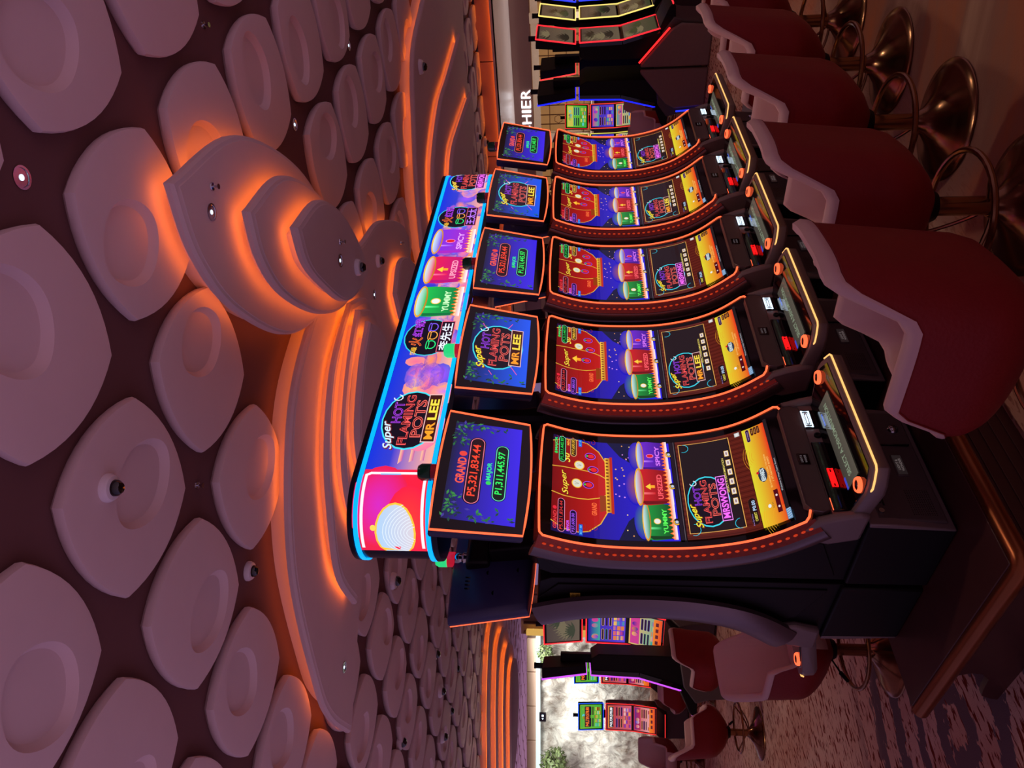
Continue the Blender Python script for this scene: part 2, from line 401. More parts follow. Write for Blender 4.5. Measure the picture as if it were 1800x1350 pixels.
def draw_main(kind):
    c = Canvas(); X0, X1 = .033-HW, .515-HW
    def x(v): return v-HW
    c.rect(X0, X1, .045, .52, (20, 16, 60), (40, 30, 225))
    c.poly([(X0, .30), (x(.12), .34), (x(.16), .38), (X0, .42)], (10, 20, 60)); c.poly([(X1, .27), (x(.44), .32), (x(.40), .37), (X1, .42)], (10, 20, 60))
    rr = random.Random(3)
    for i in range(14): c.ell(x(rr.uniform(.18, .40)), rr.uniform(.295, .36), .0035, .0035, rr.choice([(255, 190, 90), (230, 150, 255)]), n=6); c.L -= 1
    for i in range(26):
        bx = x(rr.choice([rr.uniform(.04, .17), rr.uniform(.40, .50)])); by = rr.uniform(.33, .41)
        c.ell(bx, by, .003, .003, rr.choice([(255, 170, 90), (230, 150, 255), (255, 220, 150)]), n=6); c.L -= 1
    # lantern
    xs = [.08, .055, .05, .06, .10, .155]; ss = [.045, .09, .15, .19, .235, .262]
    L = [(x(a), b) for a, b in zip(xs, ss)]; Rr = [(x(.56-a), b) for a, b in zip(xs, ss)]
    c.poly(L+Rr[::-1], (120, 16, 20), (196, 30, 28)); 
    for f in (.0, .34, .66, 1.0):
        c.line([((a[0]*(1-f)+b[0]*f), a[1]) for a, b in zip(L, Rr)], .004, (230, 180, 60))
    c.poly([(x(.155), .235), (x(.235), .235), (x(.235), .262), (x(.165), .262)], (150, 60, 16))
    c.rect(x(.155), x(.43), .258, .278, (255, 205, 60), (190, 110, 30))
    for i in range(16): c.rect(x(.16+i*.017), x(.168+i*.017), .262, .272, (120, 60, 20)); c.L -= 1
    c.rect(x(.15), x(.435), .278, .288, (190, 40, 20))
    for i in range(8):
        for sx in (.07, .50): c.arc(x(sx+.01*(i % 2)), .06+i*.022, .012, .008, 0, 5, .002, (160, 40, 40), 6)
    c.text('Super', x(.275), .098, .034, (90, 20, 10), .13, .03, .3, -.1); c.text('Super', x(.275), .097, .031, (255, 226, 70), .12, .01, .3, -.1)
    c.text('Su', x(.405), .1, .032, (255, 226, 70), .05, .01, .3, -.1)
    for ex, ey, ic in ((.28, .145, 'coin'), (.28, .19, 'chili'), (.375, .155, 'coin'), (.36, .21, 'chili'), (.43, .2, 'chili')):
        if kind == 'L' and ex < .3 and ic == 'coin': 
            c.poly([(x(ex), ey-.022), (x(ex)+.024, ey), (x(ex)-.024, ey)], (255, 200, 60)); c.rect(x(ex)-.01, x(ex)+.01, ey, ey+.02, (255, 160, 40)); continue
        if ic == 'coin': c.ell(x(ex), ey, .023, .021, GOLD); c.ell(x(ex), ey, .019, .017, (222, 222, 205)); c.line([(x(ex)-.006, ey-.008), (x(ex), ey+.008), (x(ex)+.006, ey-.008)], .002, (150, 150, 130))
        else: c.ell(x(ex), ey, .018, .022, (170, 90, 255)); c.ell(x(ex), ey, .0155, .0195, (100, 10, 40)); c.ell(x(ex), ey+.003, .011, .013, (235, 40, 50)); c.ell(x(ex), ey-.013, .005, .004, (60, 200, 80))
    c.text('GRAND', x(.165), .212, .02, (255, 110, 60), .06, .03)
    # jackpots
    c.text('GRAND', x(.085), .059, .014, (240, 60, 70), .08, .02); c.ell(x(.14), .058, .008, .008, (235, 40, 60))
    c.pill(x(.036), x(.19), .07, .098, (24, 10, 24), (255, 150, 190), .0018); c.text('P5,321,834.44', x(.112), .084, .0155, (240, 60, 60), .13, .0)
    c.text('MINOR', x(.07), .109, .010, (210, 90, 255), .05, .03)
    c.pill(x(.036), x(.145), .118, .143, (22, 10, 50), (190, 110, 255), .0018); c.text('P37,600.00' if kind == 'W' else 'P1,880.00', x(.088), .1305, .013, (170, 90, 255), .085, .01)
    c.text('MAJOR', x(.465), .059, .014, (40, 235, 120), .075, .03); c.ell(x(.418), .058, .006, .007, (40, 220, 90))
    c.pill(x(.375), x(.513), .07, .098, (8, 34, 20), (120, 255, 200), .0018); c.text('P1,311,445.97', x(.445), .084, .0155, (40, 240, 90), .12, .0)
    c.text('MINI', x(.488), .109, .010, (255, 170, 60), .035, .03)
    c.pill(x(.415), x(.513), .118, .143, (46, 18, 14), (255, 220, 150), .0018); c.text('P17,600.00' if kind == 'W' else 'P880.00', x(.466), .1305, .013, (255, 200, 60), .08, .01)
    for a, b in ((.036, .085), (.475, .513)): c.rect(x(a), x(b), .152, .166, (0, 90, 220)); c.text('BET 88', x((a+b)/2), .159, .008, (130, 220, 255), (b-a)*.8)
    # pots over the flames
    pot(c, x(.12), .405, .508, .165, (20, 150, 60), (6, 60, 24), 'YUMMY', (90, 250, 90), 'coin', 0)
    pot(c, x(.445), .40, .505, .15, (110, 40, 210), (60, 16, 130), 'SPICY', (220, 120, 255), 'chili', 0)
    pot(c, x(.285), .388, .508, .175, (210, 30, 36), (110, 8, 14), 'UPSIZED', (255, 90, 100), 'arrow', 0)
    for px in (.115, .285, .45):
        c.ell(x(px), .515, .016, .013, (20, 16, 20)); c.arc(x(px), .515, .012, .010, 2.2, 5.2, .004, (255, 190, 60), 8); c.ell(x(px), .515, .007, .006, (190, 200, 215))
    c.rect(X0, X1, .522, .535, (24, 18, 30)); c.rect(X0, X1, .537, .540, (90, 80, 90))
    # lower display
    c.rect(X0, X1, .545, .812, (84, 28, 20), (92, 30, 22))
    for i in range(40): q = X0+(X1-X0)*(i+.5)/40; c.rect(q, q+.0035, .545, .812, (104, 36, 26) if i % 2 else (70, 20, 16)); c.L -= 1
    c.L += 1
    c.rect(x(.058), x(.497), .5555, .757, (245, 180, 90)); c.rect(x(.0605), x(.4945), .5580, .7545, (30, 20, 24))
    c.arc(x(.075), .575, .025, .022, 0, 3.5, .002, (40, 210, 240), 8); c.arc(x(.475), .575, .02, .02, 0, 3.5, .002, (40, 210, 240), 8); c.arc(x(.08), .74, .022, .02, 3, 6.2, .002, (40, 210, 240), 8)
    logo(c, x(.195), .638, .24, .15, 'MR LEE' if kind == 'L' else 'MRSWONG')
    c.text('SELECT A DENOMINATION', x(.31), .7185, .008, (245, 225, 110), .17, .01)
    for i in range(6):
        q = x(.165+i*.047); c.rect(q, q+.03, .729, .747, (220, 170, 70)); c.rect(q+.002, q+.028, .731, .745, (236, 226, 220)); c.rect(q+.008, q+.022, .735, .741, (150, 120, 130))
    c.pill(x(.055), x(.175), .778, .808, (36, 18, 18), (110, 50, 40), .0012); c.text('CREDIT', x(.09), .797, .0095, (240, 225, 90), .04, .02); c.text('P0.00', x(.14), .797, .013, (190, 220, 255), .045, .02); c.text('Free Spin Bonus', x(.08), .785, .006, (170, 140, 220), .05)
    c.rect(x(.485), x(.505), .783, .803, (205, 205, 205)); c.rect(x(.49), x(.5), .788, .798, (235, 235, 235))
    c.rect(X0, x(.505), .814, .905, (226, 216, 50), (228, 50, 26))
    c.rect(X0, x(.10), .814, .905, (232, 210, 46), (232, 80, 30)); 
    for i in range(5): c.arc(x(.06), .905, .06+.012*i, .05+.008*i, -PI/2-.6, -PI/2+.9, .0012, (240, 170, 40), 8); c.arc(x(.36), .85, .03+.012*i, .02+.008*i, -PI/2-.8, -PI/2+.7, .0012, (226, 150, 36), 8)
    c.ell(x(.115), .853, .008, .006, (235, 240, 235)); c.text('LUCKY', x(.115), .866, .006, (60, 60, 20), .026)
    c.ell(x(.26), .855, .034, .017, (40, 50, 70)); c.text('REWARDS', x(.26), .855, .017, (225, 240, 245), .058, .04)
    c.ell(x(.275), .838, .006, .005, (210, 30, 40))
    c.text('BE A WINNER. LOADED, THIS REGION', x(.27), .878, .007, (255, 214, 120), .16); c.text('1 1ST INSTANT BUFFET', x(.275), .888, .007, (255, 214, 120), .12)
    c.pill(x(.435), x(.50), .828, .842, (44, 10, 50), (120, 80, 170), .001); c.text('I AM WINNING', x(.4675), .835, .005, (190, 170, 220), .045)
    for i in range(3): c.pill(x(.462), x(.50), .848+i*.013, .859+i*.013, (60, 8, 22)); c.text('MENU', x(.481), .8535+i*.013, .004, (240, 170, 90), .022)
    c.rect(x(.075), x(.175), .878, .895, (80, 8, 22)); 
    for q in (.1, .15): c.ell(x(q), .8865, .005, .004, (240, 220, 220))
    c.rect(X0, x(.515), .906, .920, (34, 26, 30)); c.text('Welcome to Napa Casino Resort', x(.235), .913, .008, (200, 206, 215), .155)
    c.rect(X0, X0+.045, .906, .924, (110, 150, 190)); 
    for i in range(5): c.line([(X0+.004+.009*i, .909), (X0+.009+.009*i, .921)], .002, (190, 215, 235))
    return c

def draw_top(kind):
    c = Canvas(); w, h = .245, .135           # half sizes, s downwards
    c.rect(-w, w, -h, h, (26, 28, 70) if kind == 'J' else (14, 22, 60), (60, 40, 235) if kind == 'J' else (30, 90, 245))
    leaves(c, -w+.06, -h+.035, 40, .11, .06, 1); leaves(c, w-.06, -h+.03, 40, .11, .05, 2); leaves(c, -w+.03, .03, 24, .05, .18, 4); leaves(c, w-.025, .0, 20, .04, .16, 5)
    if kind == 'J':
        c.text('GRAND', -.01, -.088, .034, (250, 90, 70), .13, .03); c.ell(.075, -.088, .013, .015, (240, 70, 60))
        c.pill(-.17, .17, -.068, -.004, (20, 8, 10)); c.pill(-.166, .166, -.064, -.008, (34, 10, 16), (255, 130, 160), .0028)
        c.text('P5,321,834.44', 0, -.036, .036, (255, 70, 44), .26, .02)
        c.text('MAJOR', -.0, .022, .024, (50, 235, 150), .09, .03); c.ell(-.058, .022, .009, .01, (50, 220, 90))
        c.pill(-.142, .142, .037, .092, (6, 14, 10)); c.pill(-.139, .139, .04, .089, (8, 26, 18), (110, 245, 200), .0028)
        c.text('P1,311,445.97', 0, .0645, .032, (44, 250, 100), .215, .02)
    else:
        logo(c, -.0, -.012, .32, .225, 'MR LEE')
        for a in ((-.17, .09, -.12, .06), (.13, -.07, .17, -.09), (.15, .03, .19, .05), (-.19, -.02, -.165, -.035)):
            c.line([(a[0], a[1]), (a[2], a[3])], .003, (255, 90, 160))
    return c

CUTS = [.03+i*.02 for i in range(0, 46)]
ART_MAIN = {}; ART_TOP = {}
MX = [(-HW, .0), (HW, .0)]

def topmap(x, s, d):      # s: -.17 (top) .. .17 (bottom)
    t = (s+.17)/.34
    y = .075+t*.062; z = 2.085-t*.337
    n = Vector((-.337, -.062)).normalized()
    y -= .012*math.sin(PI*t)*-1*.0
    return (x, y+n.x*d, z+n.y*d+.0)
def top_outline(k=1.0, n=10):
    """screen outline: straight sides, gently bulged top and bottom"""
    pts = []
    for i in range(n+1): t = i/n*2-1; pts.append((t*.305*k, -.170*k-.010*(1-t*t)))
    for i in range(n+1): t = 1-i/n*2; pts.append((t*.283*k, .168*k+.016*(1-t*t)))
    return pts

def make_machine(kind, top, rear=False):
    T = thing('slot_machine', 'tall curved-screen slot machine', 'slot machine')
    # cabinet
    back = [(p.x, p.y) for p in [cur(SL*i/16, -.06) for i in range(17)]]
    prof = back+[(.06, .70), (.03, .60), (.06, .56), (.06, .2915), (.385, .2915), (.385, 1.655), (.36, 1.70), (.18, 1.72)]
    b = MB(); b.prism(prof, -.262, .262); b.build('cabinet', M_BLACK, T, bevel=.006)
    # side panel inset line
    for sx in (-1, 1):
        b = MB(); pr = [(p.x, p.y) for p in [cur(.03+(SL-.1)*i/12, -.125) for i in range(13)]]+[(.16, .70), (.35, .62), (.35, 1.63)]
        b.prism(pr, sx*.2622, sx*.268)
        b.build('side_panel', M_BLACK, T, bevel=.003)
    # glass
    b = MB(); b.rings([[smap(-HW, s, 0), smap(HW, s, 0), smap(HW, s, -.02), smap(-HW, s, -.02)] for s in [SL*i/44 for i in range(45)]])
    b.build('screen_glass', M_GLOSS, T)
    if kind not in ART_MAIN: ART_MAIN[kind] = draw_main(kind).build('screen_picture', smap, ART, T, cuts_s=CUTS, base=.0006, dl=.00004)
    else: ART_MAIN[kind] = link(ART_MAIN[kind].copy(), T)
    # led frame
    b = MB(); r = .0042
    P = [(-.185+.02, 0, 0)]
    path = [smap(-HW+.035, SL-.004, .006), smap(-HW+.012, SL-.014, .005)]+[smap(-HW, s, .003) for s in [SL-.03-(SL-.045)*i/40 for i in range(41)]]+[smap(-HW+.012, .002, .003)]
    path += [smap(-HW+.03+(2*HW-.06)*i/8, -.0, .003) for i in range(9)]
    path = path[:-9]+[(q[0], q[1]-.0, q[2]+.006*(1-((i/8)*2-1)**2)) for i, q in enumerate(path[-9:])]
    path += [smap(HW-.012, .002, .003)]+[smap(HW, s, .003) for s in [.015+(SL-.045)*i/40 for i in range(41)]]+[smap(HW-.012, SL-.014, .005), smap(HW-.035, SL-.004, .006)]
    b.tube(path, r, 8); b.build('led_frame', M_LED, T)
    # bevel with beads, trim
    for sx in (-1, 1):
        b = MB(); b.rings([[smap(sx*HW, s, .001), smap(sx*(HW+.026), s, -.042), smap(sx*(HW+.01), s, -.06), smap(sx*(HW-.01), s, -.03)] for s in [SL*i/44 for i in range(45)]])
        b.build('red_bevel', M_BEVEL, T)
    b = MB(); b.rings([[smap(-HW+2*HW*i/10, .0, .001)[0:1]+smap(0, 0, .001)[1:], (-HW+2*HW*i/10, .155, 1.715), (-HW+2*HW*i/10, .17, 1.69), smap(-HW+2*HW*i/10, .0, -.02)] for i in range(11)])
    b.build('top_bevel', M_BEVEL, T)
    n = 34
    for sx in (-1, 1):
        b = MB()
        for i in range(n):
            s = .03+(SL-.06)*i/(n-1)
            p = Vector(smap(sx*(HW+.0155), s, -.0225)); q = Vector(smap(0, s+.01, 0))-Vector(smap(0, s-.01, 0)); q.normalize()
            nn = Vector((sx*.85, *((cur(s, .01)-cur(s, 0)).normalized()*.52)))
            sd = nn.cross(q)
            R = []
            for k in range(4):
                a = k/3*PI/2*.98; rr = math.cos(a); R.append([p+q*(.0085*rr*math.cos(2*PI*j/8))+sd*(.0042*rr*math.sin(2*PI*j/8))+nn*(.005*math.sin(a)+.0005) for j in range(8)])
            b.rings(R)
        b.build('bead_lights', M_BEAD, T)
    for sx in (-1, 1):
        b = MB(); R = []
        for i in range(45):
            s = SL*i/44; ring = []
            for j in range(10):
                a = 2*PI*j/10; ring.append(smap(sx*(HW+.014+(.030 if rear else .014)*math.cos(a)), s, (-.050+.070*math.sin(a)) if rear else (-.078+.03*math.sin(a))))
            R.append(ring)
        b.rings(R); b.build('side_trim', M_SILVER, T)
    # lower cheeks
    for sx in (-1, 1):
        b = MB(); b.prism([(.01, .76), (.10, .83), (.13, .70), (.10, .60), (-.03, .595), (-.035, .63), (-.015, .70)], sx*.262, sx*.296)
        b.build('cheek', M_GREYP, T, bevel=.012)
    # console plate
    b = MB(); pl = [(-.245, .706), (.245, .706), (.258, .735), (.252, .765), (.225, .786), (-.225, .786), (-.252, .765), (-.258, .735)]
    b.rings([[(x, -.006, z) for x, z in pl], [(x, .035, z) for x, z in pl]])
    o = b.build('console_plate', M_DGREY, T, bevel=.003)
    b = MB(); b.tube([(x, -.007, z) for x, z in pl], .0018, 6, closed=True); b.build('plate_rim', M_SILVER, o)
    b = MB(); b.box(-.046, .004, -.0085, -.006, .727, .767); bg = b.build('maker_badge', M_GLOSS, o)
    c = Canvas(); c.text('LIGHT &', 0, -.007, .008, (92, 82, 86), .034, .02); c.text('WONDER', 0, .007, .008, (92, 82, 86), .036, .02)
    c.build('badge_lettering', lambda x, s, d: (-.021+x, -.0087-d, .747-s), ART, bg)
    # money panel
    b = MB(); b.prism([(.0, .706), (.04, .706), (.04, .622), (-.006, .622)], -.262, .262); b.build('money_panel', M_GREYP, T, bevel=.002)
    b = MB(); b.box(-.252, .065, -.008, .02, .628, .701); bo = b.build('bill_acceptor', M_GLOSS, T, bevel=.004)
    b = MB(); b.tube([(-.15, -.011, .662), (-.15, -.011, .676), (-.07, -.011, .676), (-.07, -.011, .662)], .0042, 8, closed=True); b.box(-.135, -.085, -.0115, -.009, .666, .672); b.build('bill_slot_light', M_RED, bo)
    b = MB(); b.box(-.25, .06, -.0095, -.0085, .6295, .632); b.box(-.252, -.2, -.0095, -.0085, .700, .7025); b.build('bill_edge_light', M_LED, bo)
    b = MB(); b.box(.135, .235, -.008, .02, .645, .705); co = b.build('card_reader', M_GLOSS, T, bevel=.006)
    b = MB(); b.tube([(.14, -.0105, .676), (.14, -.0105, .703), (.222, -.0105, .703), (.222, -.0105, .676)], .003, 8, closed=True)
    b.tube([(.15, -.0105, .682), (.15, -.0105, .697), (.212, -.0105, .697), (.212, -.0105, .682)], .0016, 6, closed=True); b.box(.158, .204, -.0115, -.009, .687, .692); b.build('card_slot_light', M_WHITE, co)
    b = MB(); b.lathe([(.0, -.0), (.013, 0), (.013, .006), (.009, .008), (.0, .006)], 20, (.10, -.002, .668), axis='y'); b.build('key_lock', M_BLACK, T)
    # button deck
    D = [(-.278, -.0), (.285, -.0), (.350, -.13), (.345, -.16), (.315, -.215), (-.245, -.215), (-.280, -.165), (-.290, -.13)]
    def zz(y): return .640+.12*(y+.1)+.0
    b = MB(); b.rings([[(x*.96, y*.92, zz(y)-.062) for x, y in D], [(x*.995, y, zz(y)-.05) for x, y in D], [(x, y-.002, zz(y)-.012) for x, y in D], [(x*.985, y*.98, zz(y)) for x, y in D]])
    dk = b.build('button_deck', M_GREYP, T, bevel=.003)
    b = MB(); b.rings([[(x*.93, y*.9-.004, zz(y)+.001) for x, y in D], [(x*.925, y*.89-.004, zz(y)+.004) for x, y in D]]); b.build('deck_glass', M_GLOSS, dk)
    c = Canvas(); c.rect(-.2, .2, -.045, .045, (62, 58, 52), (84, 78, 68)); c.rect(-.2, -.15, -.045, -.034, (60, 70, 190)); c.rect(.1, .16, -.045, -.036, (60, 90, 190)); c.text('SELECT A DENOMINATION', -.0, .0, .022, (130, 145, 120), .34, .01)
    c.build('deck_display', lambda x, s, d: (x, -.095-s, zz(-.095-s)+.0045+d), ART, dk)
    b = MB(); b.tube([(-.280, -.140, .0), (-.282, -.155, 0), (-.270, -.180, 0), (-.250, -.210, 0), (-.235, -.218, 0), (.303, -.218, 0), (.318, -.210, 0), (.340, -.172, 0)], .0035, 8)
    b.v = [(x*1.008, y-.002, z+zz(y)-.010) for x, y, z in b.v]
    b.build('deck_led', M_LEDY, dk)
    for sx in (-1, 1):
        b = MB(); X, Y = (-.235 if sx < 0 else .295), -.12; z = zz(Y)
        b.lathe([(.019, z+.003), (.019, z+.016), (.023, z+.016), (.027, z+.010), (.027, z+.003)], 24, (X, Y, 0)); bt = b.build('spin_button', M_LED, dk)
        b = MB(); b.lathe([(.0, z+.017), (.012, z+.016), (.0185, z+.012), (.0185, z+.004)], 24, (X, Y, 0)); b.build('button_cap', M_GLOSS, bt)
    # base
    b = MB(); b.prism([(.05, .2915), (.385, .2915), (.385, .58), (.03, .585), (.03, .50), (.045, .33)], -.281, .281); bs = b.build('base_cabinet', M_BLACK, T, bevel=.008)
    MB().prism([(.028, .495), (.045, .33), (.048, .300), (.058, .297), (.045, .58), (.026, .583)], -.283, .283).build('base_front', M_GREYP, bs, bevel=.004)
    b = MB(); b.rings([[(x, .0435+(.5-z)*-.0, z) for x, z in ((-.262, .318), (.262, .318), (.262, .555), (-.262, .555))], [(x, .026 if z > .5 else .034, z) for x, z in ((-.256, .325), (.256, .325), (.256, .548), (-.256, .548))]])
    dr = b.build('base_door', M_DGREY, bs, bevel=.004)
    def dy(z): return .034-(z-.325)/.223*.008
    b = MB(); b.box(.082, .085, dy(.5)-.004, .05, .34, .54); b.box(.085, .25, dy(.45)-.003, .04, .462, .464); b.box(-.2, -.05, dy(.5)-.0045, .05, .512, .516); b.box(-.19, -.06, dy(.52)-.005, .05, .522, .526); b.build('door_seam', M_GLOSS, dr)
    b = MB(); b.lathe([(.0, .001), (.012, .0), (.02, -.006), (.022, -.012)], 20, (.17, dy(.36)-.012, .37), axis='y'); b.build('door_lock', M_CHROME, dr)
    b = MB(); b.lathe([(.0, -.004), (.009, -.004), (.01, -.012)], 14, (-.225, dy(.50)-.012, .53), axis='y'); b.build('door_screw', M_CHROME, dr)
    b = MB(); b.box(-.065, .035, dy(.4)-.006, .04, .385, .425); pq = b.build('maker_plaque', M_DGREY, dr, bevel=.004)
    c = Canvas(); c.rect(-.045, .045, -.016, .016, (34, 26, 27)); c.text('LIGHT &', 0, -.006, .009, (96, 84, 84), .05, .02); c.text('WONDER', 0, .006, .009, (96, 84, 84), .06, .02)
    c.build('plaque_lettering', lambda x, s, d: (-.015+x, dy(.4)-.0065-d, .405-s), ART, pq)
    b = MB()
    for i in range(15):
        for j in range(11):
            X = -.235+i*.0075; Z = .35+j*.0075; b.add([(X-.002, dy(Z)-.0012, Z), (X, dy(Z)-.0012, Z-.002), (X+.002, dy(Z)-.0012, Z), (X, dy(Z)-.0012, Z+.002)], [(0, 1, 2, 3)])
    b.build('speaker_grille', M_GLOSS, dr, smooth=False)
    # top display
    ol = top_outline()
    b = MB(); R = []
    for k, d in ((.985, .004), (1.0, 0), (1.0, -.02), (.97, -.045), (.9, -.058)):
        R.append([topmap(x*k, s*k, d) for x, s in ol])
    b.rings(R); tp = b.build('top_display', mat('display_back', (50, 46, 86), .42, spec=.4), T, auto=50)
    b = MB(); b.rings([[topmap(x*.965, s*.955, .004) for x, s in ol], [topmap(x*.965, s*.955, .0055) for x, s in ol]]); b.build('display_glass', M_GLOSS, tp)
    if top not in ART_TOP: ART_TOP[top] = draw_top(top).build('display_picture', topmap, ART, tp, base=.006, dl=.00003)
    else: ART_TOP[top] = link(ART_TOP[top].copy(), tp)
    b = MB(); b.tube([topmap(x*.988, s*.985, .006) for x, s in ol], .0042, 8, closed=True); b.build('display_led_frame', M_LED, tp)
    b = MB()
    for i in range(4): X = .17-i*.018; b.box(X-.003, X+.003, topmap(0, -.09, -.0585)[1], topmap(0, -.09, -.0555)[1]+.004, 1.96, 2.03); 
    for X, Z in ((.1, 1.93), (-.12, 1.93), (.2, 1.9), (.1, 1.8), (-.12, 1.8)):
        t = (2.085-Z)/.337*.34-.17; y = topmap(0, t, -.058)[1]; b.lathe([(.0, 0), (.011, 0), (.011, .003)], 14, (X, y+.0015, Z), axis='y')
    b.build('back_vents', M_GLOSS, tp)
    b = MB(); b.prism([(.15, 1.70), (.27, 1.69), (.28, 1.76), (.25, 1.93), (.16, 1.93), (.175, 1.80)], -.05, .05); br = b.build('display_bracket', M_BLACK, T, bevel=.01)
    b = MB(); b.prism([(.10, 1.93), (.20, 1.93), (.20, 2.02), (.17, 2.035), (.12, 2.035)], -.075, .075); b.build('lamp_housing', M_BLACK, br, bevel=.012)
    la = MB().lathe([(.0, 2.03), (.034, 2.032), (.036, 2.05), (.028, 2.06), (.032, 2.075), (.028, 2.09), (.0, 2.092)], 24, (.01, .122, 0)).build('signal_lamp', M_CHROME, br)
    MB().lathe([(.0, 2.092), (.033, 2.092), (.033, 2.124), (.0, 2.125)], 24, (.01, .122, 0)).build('red_lens', M_REDL, la)
    MB().lathe([(.0, 2.126), (.034, 2.127), (.034, 2.162), (.026, 2.176), (.0, 2.18)], 24, (.01, .122, 0)).build('green_lens', M_DGREEN, la)
    return T
# ------------------------------------------------------------------ the bank of ten machines
PW = make_machine('W', 'J'); PL = make_machine('L', 'M'); PR = make_machine('W', 'J', True)
desc = ['nearest front-row slot machine, MRSWONG screen, red and green jackpot display on top',
        'second nearest front-row slot machine, first one whose top display reads MR LEE',
        'middle slot machine of the front row under the long lit sign',
        'second slot machine from the far end of the front row, top display reading MR LEE',
        'farthest slot machine of the front row, beyond the end of the lit sign']
GF = 'curved-screen slot machines facing the red chairs'; GR = 'curved-screen slot machines standing back to back behind the front row'
FRONT = []
for k in range(5):
    src = PW if k % 2 == 0 else PL
    if k < 2: o = src; o.location = (HW+.75*k, 0, 0); o['label'] = desc[k]
    else: o = dup(src, (HW+.75*k, 0, 0), 0, desc[k])
    o['group'] = GF; FRONT.append(o)
rdesc = ['nearest rear-row slot machine, its dark sticker-marked side facing the camera'] + ['rear-row slot machine back to back with the %s front-row machine' % w for w in ('second', 'middle', 'fourth', 'farthest')]
REAR = []
for k in range(5):
    if k: o = dup(PR, (HW+.75*k, .80, 0), PI, rdesc[k], GR)
    else: o = PR; o.location = (HW, .80, 0); o.rotation_euler = (0, 0, PI); o['label'] = rdesc[0]; o['group'] = GR
    REAR.append(o)
# signal lamps that are lit
for root in (REAR[0], FRONT[1]):
    for ch in root.children_recursive:
        if ch.name.startswith('green_lens') or ch.name.startswith('red_lens'):
            ch.data = ch.data.copy(); ch.data.materials[0] = M_GREEN if ch.name.startswith('green') else M_REDG
# stickers on the side of the nearest machines (their left sides)
r0 = REAR[0]
def side_sticker(root, name, Y0, Y1, Z0, Z1, col, label=None, txt=None):
    c = Canvas(); w = abs(Y1-Y0); c.rect(-w/2, w/2, -(Z1-Z0)/2, (Z1-Z0)/2, col)
    if txt:
        for i, (t, cc) in enumerate(txt): c.text(t, 0, (i-(len(txt)-1)/2)*(Z1-Z0)/len(txt)*.9, (Z1-Z0)/len(txt)*.6, cc, w*.8)
    ym = (Y0+Y1)/2; zm = (Z0+Z1)/2
    o = c.build(name, lambda x, s, d: (.2695+d, .80-ym+x, zm-s), ARTD, root)
    if label: o['label'] = label
    return o
def paint_mat():
    m = bpy.data.materials.new('printed_sticker'); m.use_nodes = True; t = m.node_tree; b = t.nodes['Principled BSDF']
    a = t.nodes.new('ShaderNodeVertexColor'); a.layer_name = 'art'; t.links.new(a.outputs['Color'], b.inputs['Base Color']); b.inputs['Roughness'].default_value = .5
    return m
ARTD = paint_mat()
side_sticker(r0, 'inspection_sticker', .505, .540, 1.545, 1.585, (190, 160, 60), 'small gold inspection sticker', [('*', (90, 70, 20)), ('OK', (90, 70, 20))])
side_sticker(r0, 'pale_sticker', .60, .64, .475, .50, (170, 160, 160)); side_sticker(r0, 'blue_sticker', .60, .64, .435, .473, (40, 36, 70))
side_sticker(r0, 'pink_sticker', .60, .64, .36, .415, (225, 40, 80), 'pink-red square sticker')
side_sticker(r0, 'rating_plate', .665, .705, .37, .49, (16, 12, 14), 'black rating plate with yellow and grey print', [('C', (210, 180, 60)), ('1997', (160, 150, 150)), ('230V', (150, 140, 140)), ('50 Hz', (150, 140, 140))])

# ------------------------------------------------------------------ platform under the bank
XP0, XP1, YP0, YP1, HP = -.25, 4.1, -.115, .84, .2915
base = thing('machine_platform', 'dark wooden platform with a brass bumper rail under the bank of slot machines', 'platform', ((XP0+XP1)/2, (YP0+YP1)/2, 0))
def rel(b):
    cx, cy = (XP0+XP1)/2, (YP0+YP1)/2; b.v = [(x-cx, y-cy, z) for x, y, z in b.v]; return b
rel(MB().box(XP0+.01, XP1-.01, YP0+.01, YP1-.01, HP-.03, HP)).build('platform_top', M_WOOD, base, bevel=.002)
P = [Vector(p) for p in ((XP0, YP1-.0), (XP0, YP0), (XP1, YP0))]
b = MB(); r = .03; z = HP-.032
pts = [(XP0, YP1, z)]+[(XP0, YP1+(YP0+.03-YP1)*i/6, z) for i in range(1, 7)]+[(XP0+.009, YP0+.009, z), (XP0+.03, YP0, z)]+[(XP0+.03+(XP1-XP0-.03)*i/6, YP0, z) for i in range(1, 7)]
rel(b.tube(pts, r, 14)).build('bumper_rail', M_BRASSR, base, auto=60)
rel(MB().box(XP0+.02, XP1, YP0+.05, YP0+.07, 0, HP-.03)).build('front_panel', M_WOOD, base)
b = MB()
for i in range(5): b.box(XP0+.03, XP1, YP0+.046, YP0+.051, .04+i*.045, .043+i*.045)
rel(b).build('front_groove', mat('groove_line', (96, 66, 60), .4), base)
ep = [(YP0+.06, 0), (YP0+.06, HP-.03), (.46, HP-.03), (.50, HP-.075), (.56, HP-.085), (.67, HP-.16), (.70, HP-.20), (.70, .03), (.745, 0)]
ep = [(YP0+.05, 0), (YP0+.05, HP-.03), (.80, HP-.03), (.80, .245), (.60, .235), (.52, .21), (.49, .165), (.50, .12), (.56, .075), (.66, .03), (.72, .0)]
ep = [(YP0+.05, 0), (YP0+.05, HP-.03), (.82, HP-.03), (.82, .235), (.66, .225), (.60, .20), (.578, .16), (.582, .12), (.62, .085), (.70, .075), (.745, .065), (.765, .03), (.77, 0)]
rel(MB().prism(ep[::-1], XP0+.02, XP0+.045)).build('end_panel', M_WOOD, base)
rel(MB().box(XP0+1.1, XP1, YP1-.09, YP1-.07, 0, HP-.03)).build('back_panel', M_WOOD, base)

